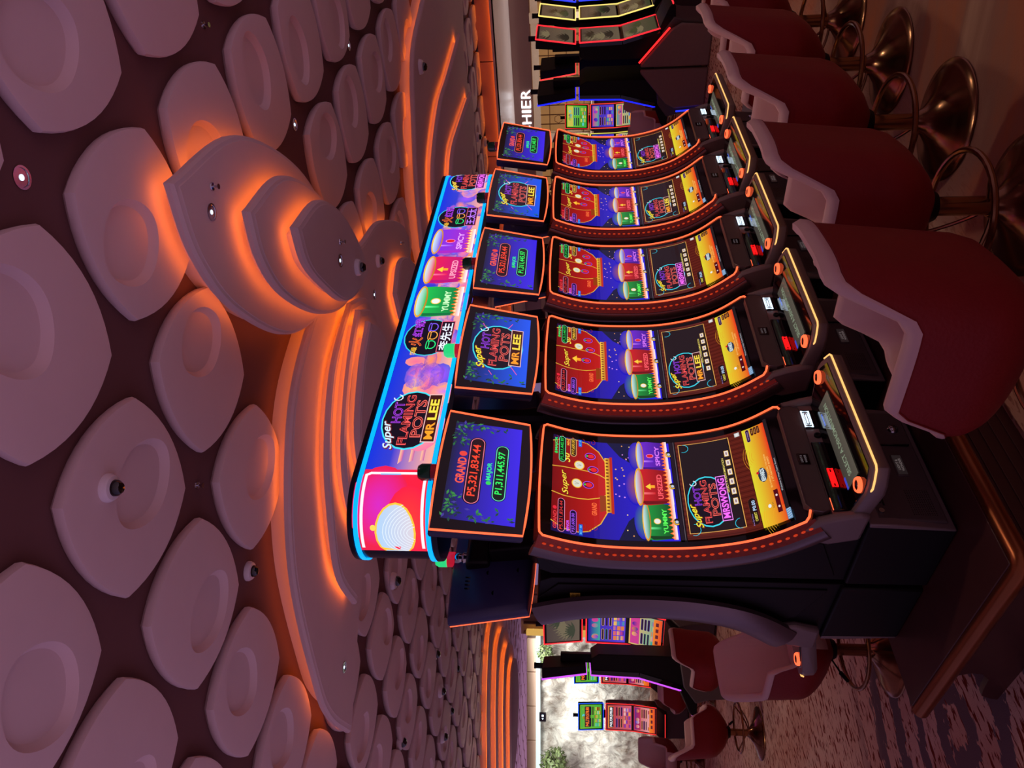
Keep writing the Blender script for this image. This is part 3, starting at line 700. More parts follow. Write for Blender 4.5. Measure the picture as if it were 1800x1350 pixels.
# ------------------------------------------------------------------ long lit sign over the bank
SX0, SX1, SY, SR, SZ0, SZ1 = .095, 3.10, .37, .20, 2.10, 2.455
sign = thing('lit_sign', 'long glowing sign box with neon game titles and cyan edges above the slot machines', 'sign', ((SX0+SX1)/2, SY, SZ0))
def stad(x):          # distance along the outline from the middle of the left end; front side first
    q = PI*SR/2; L = SX1-SX0-2*SR
    if x < q: a = PI+x/SR; return (SX0+SR+SR*math.cos(a), SY+SR*math.sin(a), math.cos(a), math.sin(a))
    x -= q
    if x < L: return (SX0+SR+x, SY-SR, 0, -1)
    a = 1.5*PI+(x-L)/SR; return (SX1-SR+SR*math.cos(a), SY+SR*math.sin(a), math.cos(a), math.sin(a))
q = PI*SR/2; LT = 2*q+SX1-SX0-2*SR
def outline(rk=0):
    out = [stad(LT*0+q*i/10) for i in range(10)]+[stad(q), stad(LT-q)]+[stad(LT-q+q*i/10) for i in range(1, 11)]
    full = [(x+nx*rk, y+ny*rk) for x, y, nx, ny in out]
    back = [(x, 2*SY-y) for x, y in full[1:-1]][::-1]
    return full+back
def relS(b): b.v = [(x-(SX0+SX1)/2, y-SY, z-SZ0) for x, y, z in b.v]; return b
M_NAVY = mat('sign_casing', (20, 22, 44), .3, metal=.4)
b = MB(); o_, i_ = outline(0), outline(-.012)
b.rings([[(x, y, SZ0) for x, y in outline(-.03)], [(x, y, SZ0+.0) for x, y in outline(.004)], [(x, y, SZ0+.02) for x, y in outline(.006)], [(x, y, SZ0+.021) for x, y in outline(-.004)], [(x, y, SZ1-.021) for x, y in outline(-.004)], [(x, y, SZ1-.02) for x, y in outline(.006)], [(x, y, SZ1) for x, y in outline(.004)], [(x, y, SZ1) for x, y in outline(-.03)]])
relS(b).build('sign_casing', M_NAVY, sign, auto=40)
for zc in (SZ0+.034, SZ1-.034):
    b = MB(); R = [[(x, y, zc-.009) for x, y in outline(.000)], [(x, y, zc-.009) for x, y in outline(.006)], [(x, y, zc+.009) for x, y in outline(.006)], [(x, y, zc+.009) for x, y in outline(.000)]]
    relS(b.rings(R, cap0=False, cap1=False)).build('edge_light', M_CYAN, sign)
c = Canvas(); W_ = LT; H_ = SZ1-SZ0-.09   # canvas x along outline, s from top
c.rect(0, W_, 0, H_, (20, 60, 225), (240, 150, 200))
c.rect(0, W_, .0, H_*.35, (16, 50, 215), (50, 60, 200)); c.rect(0, W_, H_*.35, H_, (60, 60, 200), (245, 170, 150))
rr = random.Random(11)
for i in range(120):
    X = rr.uniform(.7, W_); Y = rr.uniform(H_*.3, H_); cc = rr.choice([(255, 140, 70), (255, 190, 110), (160, 80, 255), (255, 110, 150), (90, 120, 255)])
    c.glow(X, Y, rr.uniform(.03, .09), rr.uniform(.02, .06), cc, rr.choice([(120, 70, 180), (235, 140, 140), (90, 80, 210)]), 10); c.L -= 1
c.L += 1
for X, w, hh in ((.47, .16, .14), (.62, .10, .18)):
    for k in range(3): c.poly([(X-w*.5+k*.01, H_-hh+k*.045), (X+w*.5-k*.01, H_-hh+k*.045), (X+w*.38, H_-hh+k*.045+.016), (X-w*.38, H_-hh+k*.045+.016)], (255, 190, 150), (190, 80, 160))
c.glow(.62, H_*.75, .16, .09, (255, 180, 150), (240, 120, 160)); c.glow(.72, H_*.86, .08, .03, (150, 255, 190), (255, 190, 190))
c.rect(0, .36, 0, H_, (225, 30, 70), (250, 30, 60)); c.glow(.2, H_*.3, .18, .12, (210, 40, 190), (232, 30, 70)); c.glow(.13, H_*.75, .15, .09, (255, 60, 50), (240, 30, 66))
c.line([(.02, .012), (.33, .012), (.34, .03), (.34, H_-.03), (.33, H_-.012), (.02, H_-.012)], .012, (255, 235, 240)); c.line([(.335, .07), (.335, .15)], .006, (120, 190, 255))
c.ell(.09, H_*.55, .12, .082, GOLD); c.ell(.09, H_*.55, .112, .074, (170, 205, 240), (215, 205, 215))
for i in range(9): c.arc(.09, H_*.95, .03+.012*i, .06+.012*i, -PI+.5, -.5, .0025, (225, 235, 245), 10)
c.ell(.11, H_*.22, .012, .012, (255, 210, 90))
xo = .2+q-SR-SX0    # canvas x of world x is x + xo (straight part)
xo = q-(SX0+SR)
logo(c, .62+xo, H_*.5, .36, H_*.92, 'MR LEE', (210, 235, 255), (180, 70, 240))
han_logo(c, 1.20+xo, H_*.5, .30, H_*.92, '\u674e\u5148\u751f', (235, 240, 255))
for X, cl, dk, nm, tc_, ic in ((1.50, (30, 190, 80), (10, 110, 60), 'YUMMY', (200, 255, 190), 'coin'), (1.80, (230, 30, 80), (180, 20, 120), 'UPSIZED', (255, 160, 190), 'arrow'), (2.10, (120, 50, 225), (170, 40, 190), 'SPICY', (230, 160, 255), 'chili')):
    pot(c, X+xo, H_*.16, H_*.93, .26, cl, dk, nm, tc_, ic, 1, None)
han_logo(c, 2.38+xo, H_*.5, .27, H_*.92, '\u738b\u592a\u592a', (190, 120, 255))
logo(c, 2.86+xo, H_*.5, .28, H_*.88, 'MRSWONG', (255, 225, 80))
c.build('sign_picture', lambda x, s, d: (lambda p: (p[0]+p[2]*d-(SX0+SX1)/2, p[1]+p[3]*d-SY, SZ1-.045-s-SZ0))(stad(min(max(x, 0), LT))), ARTM, sign, cuts_x=[q*i/10 for i in range(1, 11)]+[LT-q+q*i/10 for i in range(10)], base=.001, dl=.00006)
for X, lb in ((.89, 'thin black post carrying the lit sign, nearer of the two'), (2.39, 'thin black post carrying the lit sign, farther of the two')):
    o = MB().box(-.02, .02, -.02, .02, 0, SZ0-1.655).build('sign_post', M_BLACK); o.location = (X, SY+.03, 1.655); tag(o, lb, 'post')
# ------------------------------------------------------------------ chairs
def make_chair():
    T = thing('swivel_chair', 'chair', 'chair')
    N = 64
    # plan loop, facing +Y; angle 0 = front
    def plan(a, hx, hy, p=3.4):
        cx, cy = math.sin(a), math.cos(a)
        if cy > 0: p = 5.0
        k = (abs(cx)**p+abs(cy)**p)**(-1/p); return cx*k*hx, cy*k*hy
    def sstep(a, b, t): t = max(0, min(1, (t-a)/(b-a))); return t*t*(3-2*t)
    def rim(a):      # rim height around the loop
        x, y = plan(a, 1, 1); 
        arm = sstep(.86, .40, y); bk = sstep(-.55, -.93, y)
        if abs(x) < .80 and y > 0: arm *= sstep(.78, .95, abs(x)) 
        return .575+.17*arm+.205*bk
    HXv, HYv = .24, .24; CY = -.005
    def outer(a, t):  # t 0 base .. 1 rim
        x, y = plan(a, HXv, HYv); r = rim(a); z0 = .345
        g = math.sin(min(1, t*1.55)*PI/2)**.8
        z = z0+(r-z0)*t; k = .30+.70*math.sin(min(1.0, (z-z0)/.20)*PI/2)**.85
        lean = max(0, z-.55)*.10*sstep(.1, -.9, y/HYv)
        return Vector((x*k*(1+.04*max(0, z-.6)), y*k-lean+CY, z))
    def is_front(a):
        x, y = plan(a, 1, 1); return y > .93
    M_ = 12
    R = [[outer(2*PI*i/N, .95*t/M_) for i in range(N)] for t in range(M_+1)]
    b = MB(); b.rings(R, cap1=False); 
    b.build('seat_shell', M_SHELL, T, auto=70)
    # pale upholstery: rim band, inner wall, seat
    def inn(a, dz, ins):
        p = outer(a, 1.0); x, y = plan(a, HXv, HYv); L = math.hypot(x, y); q = Vector((x/L, y/L, 0)); return p-q*ins+Vector((0, 0, dz))
    R = [[outer(2*PI*i/N, .945) for i in range(N)]]
    def out2(a, t, o):
        p = outer(a, t); x, y = plan(a, 1, 1); L = math.hypot(x, y); return p+Vector((x/L, y/L, 0))*o
    R.append([out2(2*PI*i/N, .95, .006) for i in range(N)])
    R.append([out2(2*PI*i/N, .985, .007) for i in range(N)])
    R.append([inn(2*PI*i/N, .012, .006) for i in range(N)])
    R.append([inn(2*PI*i/N, .012, .022) for i in range(N)])
    R.append([inn(2*PI*i/N, .0, .036) for i in range(N)])
    def low(a, z, ins):
        x, y = plan(a, HXv-ins, HYv-ins); lean = max(0, z-.55)*.10*sstep(.1, -.9, y/HYv); return Vector((x, y+CY-lean, z))
    R.append([low(2*PI*i/N, min(rim(2*PI*i/N)-.04, .60), .05) for i in range(N)])
    R.append([low(2*PI*i/N, .50, .06) for i in range(N)])
    b = MB(); b.rings(R, cap0=False); b.build('upholstery', M_CREAM, T, auto=60)
    R = []
    for z, ins in ((.46, .075), (.48, .062), (.515, .058), (.532, .07), (.538, .10)): R.append([(lambda p: (p.x, p.y+.012, z))(low(2*PI*i/N, z, ins)) for i in range(N)])
    b = MB(); b.rings(R); b.build('seat_cushion', M_CREAM, T, auto=60)
    # front pad of pale leather on the shell front
    R = []
    for z in (.41, .46, .50, .535, .565):
        t = (z-.345)/(.575-.345); row = []
        for i in range(13):
            a = -.62+1.24*i/12; p = out2(a, min(t, .97), .010); row.append(p)
        row += [out2(-.62+1.24*i/12, min(t, .97), -.01) for i in range(12, -1, -1)]; R.append(row)
    MB().rings(R).build('front_pad', M_CREAM, T, auto=60)
    # seam
    b = MB(); b.tube([out2(2*PI*i/N, .942, .0025) for i in range(N)], .0022, 6, closed=True); b.build('piping', M_SHELL, T)
    # pedestal
    MB().lathe([(0, .31), (.05, .31), (.06, .33), (.075, .352), (0, .355)], 24).build('seat_mount', M_BLACK, T)
    MB().lathe([(.0, .06), (.034, .06), (.033, .34), (0, .34)], 24).build('pole', M_BRASS, T)
    MB().lathe([(.0, 0), (.245, 0), (.249, .006), (.244, .013), (.21, .022), (.15, .042), (.095, .068), (.055, .10), (.038, .13), (0, .131)], 48).build('pedestal_base', M_BRASS, T, auto=50)
    b = MB(); b.tube([(.235*math.cos(2*PI*i/36), .05+.235*math.sin(2*PI*i/36), .215) for i in range(36)], .0115, 10, closed=True)
    b.build('foot_ring', M_BRASS, T)
    b = MB()
    for a in (-.5, .9, 3.6):
        ex, ey = .235*math.sin(a), .05+.235*math.cos(a)
        b.tube([(ex*t+.0, ey*t, .11+.105*t*t if a != 3.6 else .13+.085*t) for t in [.12+.88*i/8 for i in range(9)]], .0075, 8)
    b.build('ring_brace', M_BRASS, T)
    b = MB(); b.tube([(.06, .02, .36), (.13, .04, .35), (.2, .06, .34)], [.005, .005, .006], 8); b.tube([(.19, .057, .342), (.25, .075, .325)], [.012, .010], 10); b.build('height_lever', M_BLACK, T)
    return T
CH = make_chair(); CHG = 'red and pale leather swivel chairs at the front row'
cdesc = ['nearest red-backed swivel chair, largest in view, at the nearest front-row machine',
         'second nearest red-backed swivel chair at the front row of machines',
         'middle red-backed swivel chair of the front row',
         'fourth red-backed swivel chair of the front row, near the top edge of the photo',
         'farthest red-backed swivel chair of the front row, cut by the top edge of the photo']
CH.location = (.107, -.70, 0); CH['label'] = cdesc[0]; CH['group'] = CHG
rots = [.098, .05, .04, .05, .03]
CH.rotation_euler = (0, 0, rots[0])
for k in range(1, 5): dup(CH, ((.107, .84, 1.575, 2.30, 3.03)[k], -.685, 0), rots[k], cdesc[k], CHG)
RG = 'swivel chairs on the far side of the bank'
_c = dup(CH, (.36, 1.52, 0), PI+.12, 'pale-fronted swivel chair facing the nearest rear-row machine', RG); _c.scale = (.88, .88, .85)
# ------------------------------------------------------------------ ceiling
ZC = 3.61
c_me = MB(); c_me.box(-1.8, 15.0, -5, 33, ZC, ZC+.1); struct(c_me.build('ceiling', M_CEIL, smooth=False))
def peb_loop(sc=1.0, cx=0, cy=0, rot=0, sy=1.0, ecc=.082, n=40):
    """four soft corners with bulging sides"""
    out = []
    for i in range(n):
        a = 2*PI*i/n+PI/4
        seg = int(i/(n/4)); t = (i-seg*n/4)/(n/4)
        a0 = PI/4+seg*PI/2
        p0 = Vector((math.cos(a0), math.sin(a0)))*.45; p1 = Vector((math.cos(a0+PI/2), math.sin(a0+PI/2)))*.45
        m = (p0+p1)/2; q = m.normalized(); bul = ecc
        p = p0.lerp(p1, t)+q*bul*4*t*(1-t)
        p *= sc; p.y *= sy
        out.append(Vector((p.x*math.cos(rot)-p.y*math.sin(rot)+cx, p.x*math.sin(rot)+p.y*math.cos(rot)+cy)))
    return out
def pebble_mesh(rx, ry, rs, rrot, rsy):
    o = peb_loop(); r = peb_loop(rs, rx, ry, rrot, rsy, .15)
    # align start index of the recess to the outline
    best = min(range(40), key=lambda k: sum((r[(i+k) % 40]-Vector((rx, ry))).normalized().dot(-o[i].normalized()) for i in range(40)))
    r = [r[(i+best) % 40] for i in range(40)]; cc = Vector((rx, ry))
    R = [[(p.x*.955, p.y*.955, 0) for p in o], [(p.x*.99, p.y*.99, -.018) for p in o], [(p.x, p.y, -.045) for p in o], [(p.x*.985, p.y*.985, -.062) for p in o],
         [(p.x*.93, p.y*.93, -.066) for p in o],
         [(p.x, p.y, -.066) for p in r], [((p-cc).x*.90+rx, (p-cc).y*.90+ry, -.036) for p in r], [((p-cc).x*.86+rx, (p-cc).y*.86+ry, -.030) for p in r]]
    b = MB(); b.rings([[Vector(q) for q in k] for k in R]); return b
VAR = [(.10, .02, .50, 0, .8), (-.12, .03, .48, 0, .85), (.06, -.14, .48, .1, .8), (.03, .12, .5, 0, .78), (-.05, -.10, .5, PI/2, .8), (.13, -.10, .45, .3, .9)]
NEARV = {}
meshes = []
for i, v in enumerate(VAR):
    o = pebble_mesh(*v).build('ceiling_pebble', M_PEB, auto=30); meshes.append(o.data)
    if i: bpy.data.objects.remove(o)
    else: first = o
def inside(p, poly):
    c = False; n = len(poly)
    for i in range(n):
        a, b = poly[i], poly[i-1]
        if (a[1] > p[1]) != (b[1] > p[1]) and p[0] < (b[0]-a[0])*(p[1]-a[1])/(b[1]-a[1])+a[0]: c = not c
    return c
def photo(p):
    d = Vector(p)-CAM; z = d.dot(fwd)
    if z < .3: return None
    return 900-F_PX*d.dot(upv)/z, 675-F_PX*d.dot(rgt)/z, z

# stepped plates: (name, label, [(z, outline, corners), ...])
P1 = [(1.25, -.65), (1.99, -.55), (2.65, -.06), (2.98, .55), (3.0, .98), (2.5, .92), (1.85, .65), (1.38, .12), (1.22, -.30)]
P2 = [(1.45, -.40), (1.95, -.34), (2.40, .02), (2.66, .48), (2.68, .82), (2.30, .77), (1.90, .53), (1.54, .14), (1.42, -.16)]
P3 = [(1.47, -.30), (1.86, -.24), (2.16, .02), (2.33, .35), (2.36, .54), (2.12, .52), (1.84, .40), (1.60, .12), (1.47, -.10)]
L1 = [(.78, 3.85), (.66, 3.3), (.70, 2.83), (.98, 1.87), (1.57, 1.17), (2.19, .92), (3.0, .88), (3.66, 1.1), (4.38, 1.28), (5.2, 1.9), (4.7, 2.6), (3.6, 2.8), (2.5, 2.95), (1.6, 3.3)]
L2 = [(1.30, 2.80), (1.22, 2.3), (1.41, 1.83), (1.66, 1.47), (2.12, 1.14), (2.71, 1.03), (3.1, 1.3), (2.9, 1.8), (2.3, 2.3)]
L3 = [(1.50, 2.3), (1.40, 1.85), (1.56, 1.42), (2.0, 1.08), (2.45, .90), (2.75, 1.2), (2.5, 1.75), (2.0, 2.15)]
L4 = [(1.55, 2.0), (1.42, 1.6), (1.50, 1.2), (1.84, .93), (2.18, .80), (2.4, 1.1), (2.2, 1.5), (1.9, 1.85)]
R2 = [(3.86, 1.75), (4.2, 1.62), (4.59, 1.84), (4.75, 2.2), (4.4, 2.35), (3.95, 2.2)]
S1 = [(10, -.6), (8.8, -.05), (7.75, .25), (6.77, .54), (6.29, 1.15), (5.95, 1.75), (5.75, 2.4), (6.0, 3.2), (7.0, 3.5), (8.6, 3.2), (10, 2.4), (11, .8)]
S2 = [(9.4, 1.1), (8.02, 1.22), (7.2, 1.28), (6.36, 1.60), (6.0, 2.0), (6.1, 2.6), (7, 2.95), (8.6, 2.7), (9.6, 1.9)]
S3 = [(8.9, 1.75), (7.7, 1.71), (6.9, 1.72), (6.45, 1.95), (6.4, 2.3), (6.9, 2.6), (8, 2.5), (8.9, 2.2)]
T1 = [(3.6, 15.2), (4.39, 14.2), (5.3, 13.1), (6.4, 12.55), (7.4, 13.2), (8.0, 14.8), (7.2, 16.6), (5.5, 17.2), (4.0, 16.5)]
def lift(P, za, zb):      # plan measured at height za, re-measured for height zb
    k = (zb-CAM.z)/(za-CAM.z); return [(CAM.x+(x-CAM.x)*k, CAM.y+(y-CAM.y)*k) for x, y in P]
P1 = lift(P1, 3.3, 3.40); P2 = lift(P2, 3.1, 3.27); P3 = lift(P3, 2.9, 3.14)
L1 = lift(L1, 3.35, 3.42); L2 = lift(L2, 3.2, 3.31); L3 = lift(L3, 3.05, 3.20); L4 = lift(L4, 2.9, 3.09); R2 = lift(R2, 3.2, 3.31)
S1 = lift(S1, 3.35, 3.42); S2 = lift(S2, 3.2, 3.31); S3 = lift(S3, 3.05, 3.20)
def shrink(P, k, dx=0, dy=0):
    cx = sum(p[0] for p in P)/len(P); cy = sum(p[1] for p in P)/len(P); return [(cx+(x-cx)*k+dx, cy+(y-cy)*k+dy) for x, y in P]
def plate(parent, loop, zb, zt, th=.075, origin=(0, 0, 0), neck=.13, first=False):
    ox, oy, oz = origin
    cx_, cy_ = sum(p.x for p in loop)/len(loop), sum(p.y for p in loop)/len(loop); RM = sum(math.hypot(p.x-cx_, p.y-cy_) for p in loop)/len(loop)
    def r(d, z):      # drawn in towards the middle of the leaf shape
        k = 1-d/RM; return [(cx_+(p.x-cx_)*k-ox, cy_+(p.y-cy_)*k-oy, z-oz) for p in loop]
    b = MB(); b.rings([r(.03, zb+th), r(.0, zb+th), r(.0, zb+.022), r(.012, zb+.006), r(.034, zb+.0035), r(.040, zb)])
    o = b.build('step_plate', M_PEB, parent, auto=25)
    top = 3.545 if zt > 3.56 else zt; zs = max(zb+th+.004, top-.085)
    b = MB(); b.rings([r(neck, zb+th), r(neck, zt)]); b.build('step_neck', M_PEB, parent, auto=60)
    if zs > zb+th+.01:
        b = MB(); b.rings([r(.02, zb+th-.002), r(.02, zs-.004)]); b.build('step_riser', M_PEB, parent, auto=60)
    A, B = r(.04, zs), r(.07, zs)
    b = MB(); b.rings([A, B], cap0=False, cap1=False); b.build('cove_strip', M_COVE, parent)
STACKS = [
 ('stepped_ceiling_feature', 'three-stepped leaf-shaped ceiling feature with orange cove light and a dome camera', [(P1, (0, 4), 3.40, ZC), (P2, (0, 4), 3.27, 3.40), (P3, (0, 4), 3.14, 3.27)]),
 ('stepped_ceiling_feature', 'broad stepped ceiling feature with orange cove light directly above the long lit sign', [(L1, (0,), 3.42, ZC), (L2, (0, 5), 3.31, 3.42), (L3, (0, 4), 3.20, 3.31), (L4, (0, 4), 3.09, 3.20)]),
 ('stepped_ceiling_feature', 'long stepped ceiling feature with orange cove light near the cashier wall', [(S1, (0, 6), 3.42, ZC), (S2, (0, 4), 3.31, 3.42), (S3, (0, 3), 3.20, 3.31)]),
 ('stepped_ceiling_feature', 'far stepped ceiling feature in front of the pale rock wall', [(T1, (0, 4), 3.38, ZC), (shrink(T1, .85), (0, 4), 3.24, 3.38), (shrink(T1, .7), (0, 4), 3.10, 3.24), (shrink(T1, .55), (0, 4), 2.98, 3.10)]),
]
GS = 'stepped ceiling features with orange cove light'
for nm, lb, lv in STACKS:
    P = lv[0][0]; cx = sum(p[0] for p in P)/len(P); cy = sum(p[1] for p in P)/len(P)
    t = thing(nm, lb, 'ceiling feature', (cx, cy, ZC), 0, GS)
    for pts, cor, zb, zt in lv:
        plate(t, smooth_loop(pts, cor, 8), zb, zt, .05, (cx, cy, ZC), .13 if zb > 3.2 else .1)
        if pts is L2:
            plate(t, smooth_loop(R2, (0,), 8), 3.31, 3.42, .05, (cx, cy, ZC), .1)

cells = []; outer_cells = []
for i in range(-4, 18):
    for j in range(-4, 36):
        x, y = .40+.88*i, .44+.88*j
        if x > 14.0 or y > 32: continue
        q = photo((x, y, ZC-.06))
        if not q: continue
        vis = near = False
        for dx, dy in ((0, 0), (-.44, 0), (.44, 0), (0, -.44), (0, .44), (-.3, -.3), (.3, .3), (-.3, .3), (.3, -.3)):
            w = photo((x+dx, y+dy, ZC-.06))
            if w and -5 < w[0] < 1805 and -5 < w[1] < 1355: vis = True
            if w and -260 < w[0] < 1805 and -260 < w[1] < 1610: near = True
        if not (vis or near): continue
        if any(inside((x, y), shrink(P, .93)) for P in (P1, L1, S1, T1)): continue
        (cells if vis else outer_cells).append((q[2], i, j, x, y))
cells.sort()
REC = {(0, 0): 0, (1, 0): 2, (0, 1): 3, (1, 1): 0, (1, -1): 1, (0, 2): 4, (2, -1): 1}
names = {(1, 0): 'pebble-shaped ceiling panel nearest the three-stepped feature, on its lower left in the photo',
 (1, -1): 'pebble-shaped ceiling panel with a deep recess just left of the three-stepped feature',
 (0, 0): 'pebble-shaped ceiling panel that carries the nearest dome camera',
 (0, -1): 'very large pebble-shaped ceiling panel at the left edge of the photo, half way down',
 (0, -2): 'pebble-shaped ceiling panel at the top left corner of the photo',
 (-1, 0): 'large pebble-shaped ceiling panel low on the left edge of the photo',
 (0, 1): 'pebble-shaped ceiling panel beside the dome camera mounted on the dark ceiling',
 (-1, 1): 'pebble-shaped ceiling panel in the bottom left corner of the photo',
 (2, -1): 'pebble-shaped ceiling panel washed orange by the top of the three-stepped feature',
 (1, 1): 'pebble-shaped ceiling panel beside the left tip edge of the broad stepped feature',
 (0, 2): 'pebble-shaped ceiling panel left of the outer tip of the broad stepped feature'}
stuff = MB()
for n, (z, i, j, x, y) in enumerate(cells):
    rr = random.Random(i*97+j); v = REC.get((i, j), rr.randrange(6))
    if n < 298:
        if n == 0: o = first
        else: o = first.copy(); COL.objects.link(o)
        o.data = meshes[v]; o.location = (x, y, ZC); o.rotation_euler = (0, 0, (i*5+j*3) % 4*PI/2 if (i, j) not in REC else 0)
        if (i, j) in names: tag(o, names[(i, j)], 'ceiling panel', 'pebble-shaped ceiling panels near the camera')
        elif z < 6: tag(o, 'pebble-shaped mauve ceiling panel in the nearer part of the ceiling', 'ceiling panel', 'other near pebble-shaped ceiling panels')
        elif x > 5.2: tag(o, 'small pebble-shaped ceiling panel towards the cashier wall', 'ceiling panel', 'pebble-shaped ceiling panels towards the cashier')
        else: tag(o, 'small pebble-shaped ceiling panel in the distance towards the pale rock wall', 'ceiling panel', 'pebble-shaped ceiling panels towards the rock wall')
    else:
        o2 = peb_loop(n=40); stuff.rings([[(p.x*.96+x, p.y*.96+y, ZC) for p in o2], [(p.x+x, p.y+y, ZC-.045) for p in o2], [(p.x*.95+x, p.y*.95+y, ZC-.066) for p in o2]])
more = MB()
for z, i, j, x, y in outer_cells:
    o2 = peb_loop(n=40); more.rings([[(p.x*.96+x, p.y*.96+y, ZC) for p in o2], [(p.x+x, p.y+y, ZC-.045) for p in o2], [(p.x*.95+x, p.y*.95+y, ZC-.066) for p in o2]])
tag(more.build('ceiling_pebbles_beside_the_view', M_PEB), 'pebble-shaped ceiling panels just beyond the edges of the photo', 'ceiling panels', kind='stuff')
if stuff.v:
    tag(stuff.build('distant_ceiling_pebbles', M_PEB), 'farthest rows of tiny pebble-shaped ceiling panels', 'ceiling panels', kind='stuff')

# dome cameras, downlights, sprinklers
def dome(x, y, z, label, grp=None, k=1.0):
    t = thing('dome_camera', label, 'security camera', (x, y, z), 0, grp)
    MB().lathe([(0, 0), (.062*k, 0), (.062*k, -.012*k), (.052*k, -.03*k), (.036*k, -.034*k), (0, -.034*k)], 28).build('camera_housing', mat('white_plastic', (225, 215, 220), .4), t)
    MB().lathe([(.036*k, -.033*k), (.034*k, -.05*k), (.022*k, -.064*k), (0, -.069*k)], 24).build('camera_dome', M_GLOSS, t)
    return t
zp = ZC-.066
DG = 'small dome cameras under the distant ceiling'
dome(.31, .27, zp, 'nearest white dome camera, fixed to a pebble-shaped ceiling panel')
dome(.91, 1.79, ZC, 'white dome camera fixed directly to the dark ceiling beside the broad stepped feature')
_q = lift([(2.14, .36)], 2.9, 3.14)[0]; dome(_q[0], _q[1], 3.14, 'dome camera under the lowest step of the three-stepped ceiling feature')
_q = lift([(3.95, 1.45)], 3.35, 3.42)[0]; dome(_q[0], _q[1], 3.42, 'dome camera under the broad stepped feature, beside the upper end of the lit sign')
_q = lift([(2.05, 1.80)], 3.2, 3.31)[0]; dome(_q[0], _q[1], 3.09, 'dome camera under the broad stepped feature, near the middle of the lit sign')
_q = lift([(6.95, .75)], 3.35, 3.42)[0]; dome(_q[0], _q[1], 3.42, 'dome camera under the long stepped feature near the cashier wall', None, 1.4)
for px, py in ((689, 1021), (710, 1305), (776, 1295), (772, 1215), (770, 1150), (1055, 1267), (823, 208), (838, 241), (845, 95), (852, 250), (760, 70), (805, 1175), (795, 1250)):
    if px > 900: continue
    U = 1350-py; d = fwd+(U-675)/F_PX*rgt-(px-900)/F_PX*upv; t = (zp-CAM.z)/d.z; p = CAM+d*t
    _h = any(abs(p.x-q[3]) < .36 and abs(p.y-q[4]) < .36 for q in cells)
    dome(p.x, p.y, zp if _h else ZC, 'small dome camera hanging from a distant ceiling panel', DG, 1.5)
def downlight(x, y, z, label, grp):
    t = thing('ceiling_downlight', label, 'downlight', (x, y, z), 0, grp)
    MB().lathe([(.045, 0), (.045, -.004), (.036, -.004), (.030, .012), (.0, .014)], 24).build('reflector', M_CHROME, t)
    MB().lathe([(0, -.001), (.012, -.002), (.012, .010)], 12).build('lamp_disc', M_WHITE, t)
DL = 'recessed chrome downlights in the ceiling'
def ceil_at(px, py, z):
    U = 1350-py; d = fwd+(U-675)/F_PX*rgt-(px-900)/F_PX*upv; t = (z-CAM.z)/d.z; return CAM+d*t
for px, py, z, lb in ((38, 312, ZC-.001, 'chrome downlight alone on dark ceiling at the left edge'), (518, 219, ZC-.001, 'chrome downlight in the dark ceiling between far pebble-shaped panels'), (613, 80, ZC-.001, 'chrome downlight in the dark ceiling near the top of the photo'),
                  (372, 373, 3.399, 'chrome downlight under the upper step of the three-stepped feature'), (598, 458, 3.139, 'chrome downlight under the lowest step of the three-stepped feature'), (658, 518, 3.419, 'chrome downlight under the broad stepped feature beside the lit sign'), (605, 1173, 3.419, 'chrome downlight under the lower end of the broad stepped feature')):
    p = ceil_at(px, py, z); downlight(p.x, p.y, z, lb, None)
def sprinkler(px, py, z, label):
    p = ceil_at(px, py, z); t = thing('ceiling_sprinkler', label, 'sprinkler', (p.x, p.y, z))
    MB().lathe([(0, 0), (.022, 0), (.02, -.006), (.006, -.008), (.006, -.03), (.014, -.032), (.014, -.035), (0, -.035)], 14).build('sprinkler_head', M_CHROME, t)
for px, py, z, lb in ((357, 44, ZC, 'sprinkler head on the dark ceiling near the top left'), (346, 853, ZC, 'sprinkler head on the dark ceiling below a large pebble-shaped panel'), (373, 328, 3.40, 'sprinkler head under the upper step of the three-stepped feature'), (598, 425, 3.14, 'sprinkler head under the lowest step of the three-stepped feature'), (705, 427, 3.42, 'sprinkler head under the broad stepped feature'), (618, 1325, ZC, 'sprinkler head on the ceiling at the bottom of the photo')):
    sprinkler(px, py, z, lb)
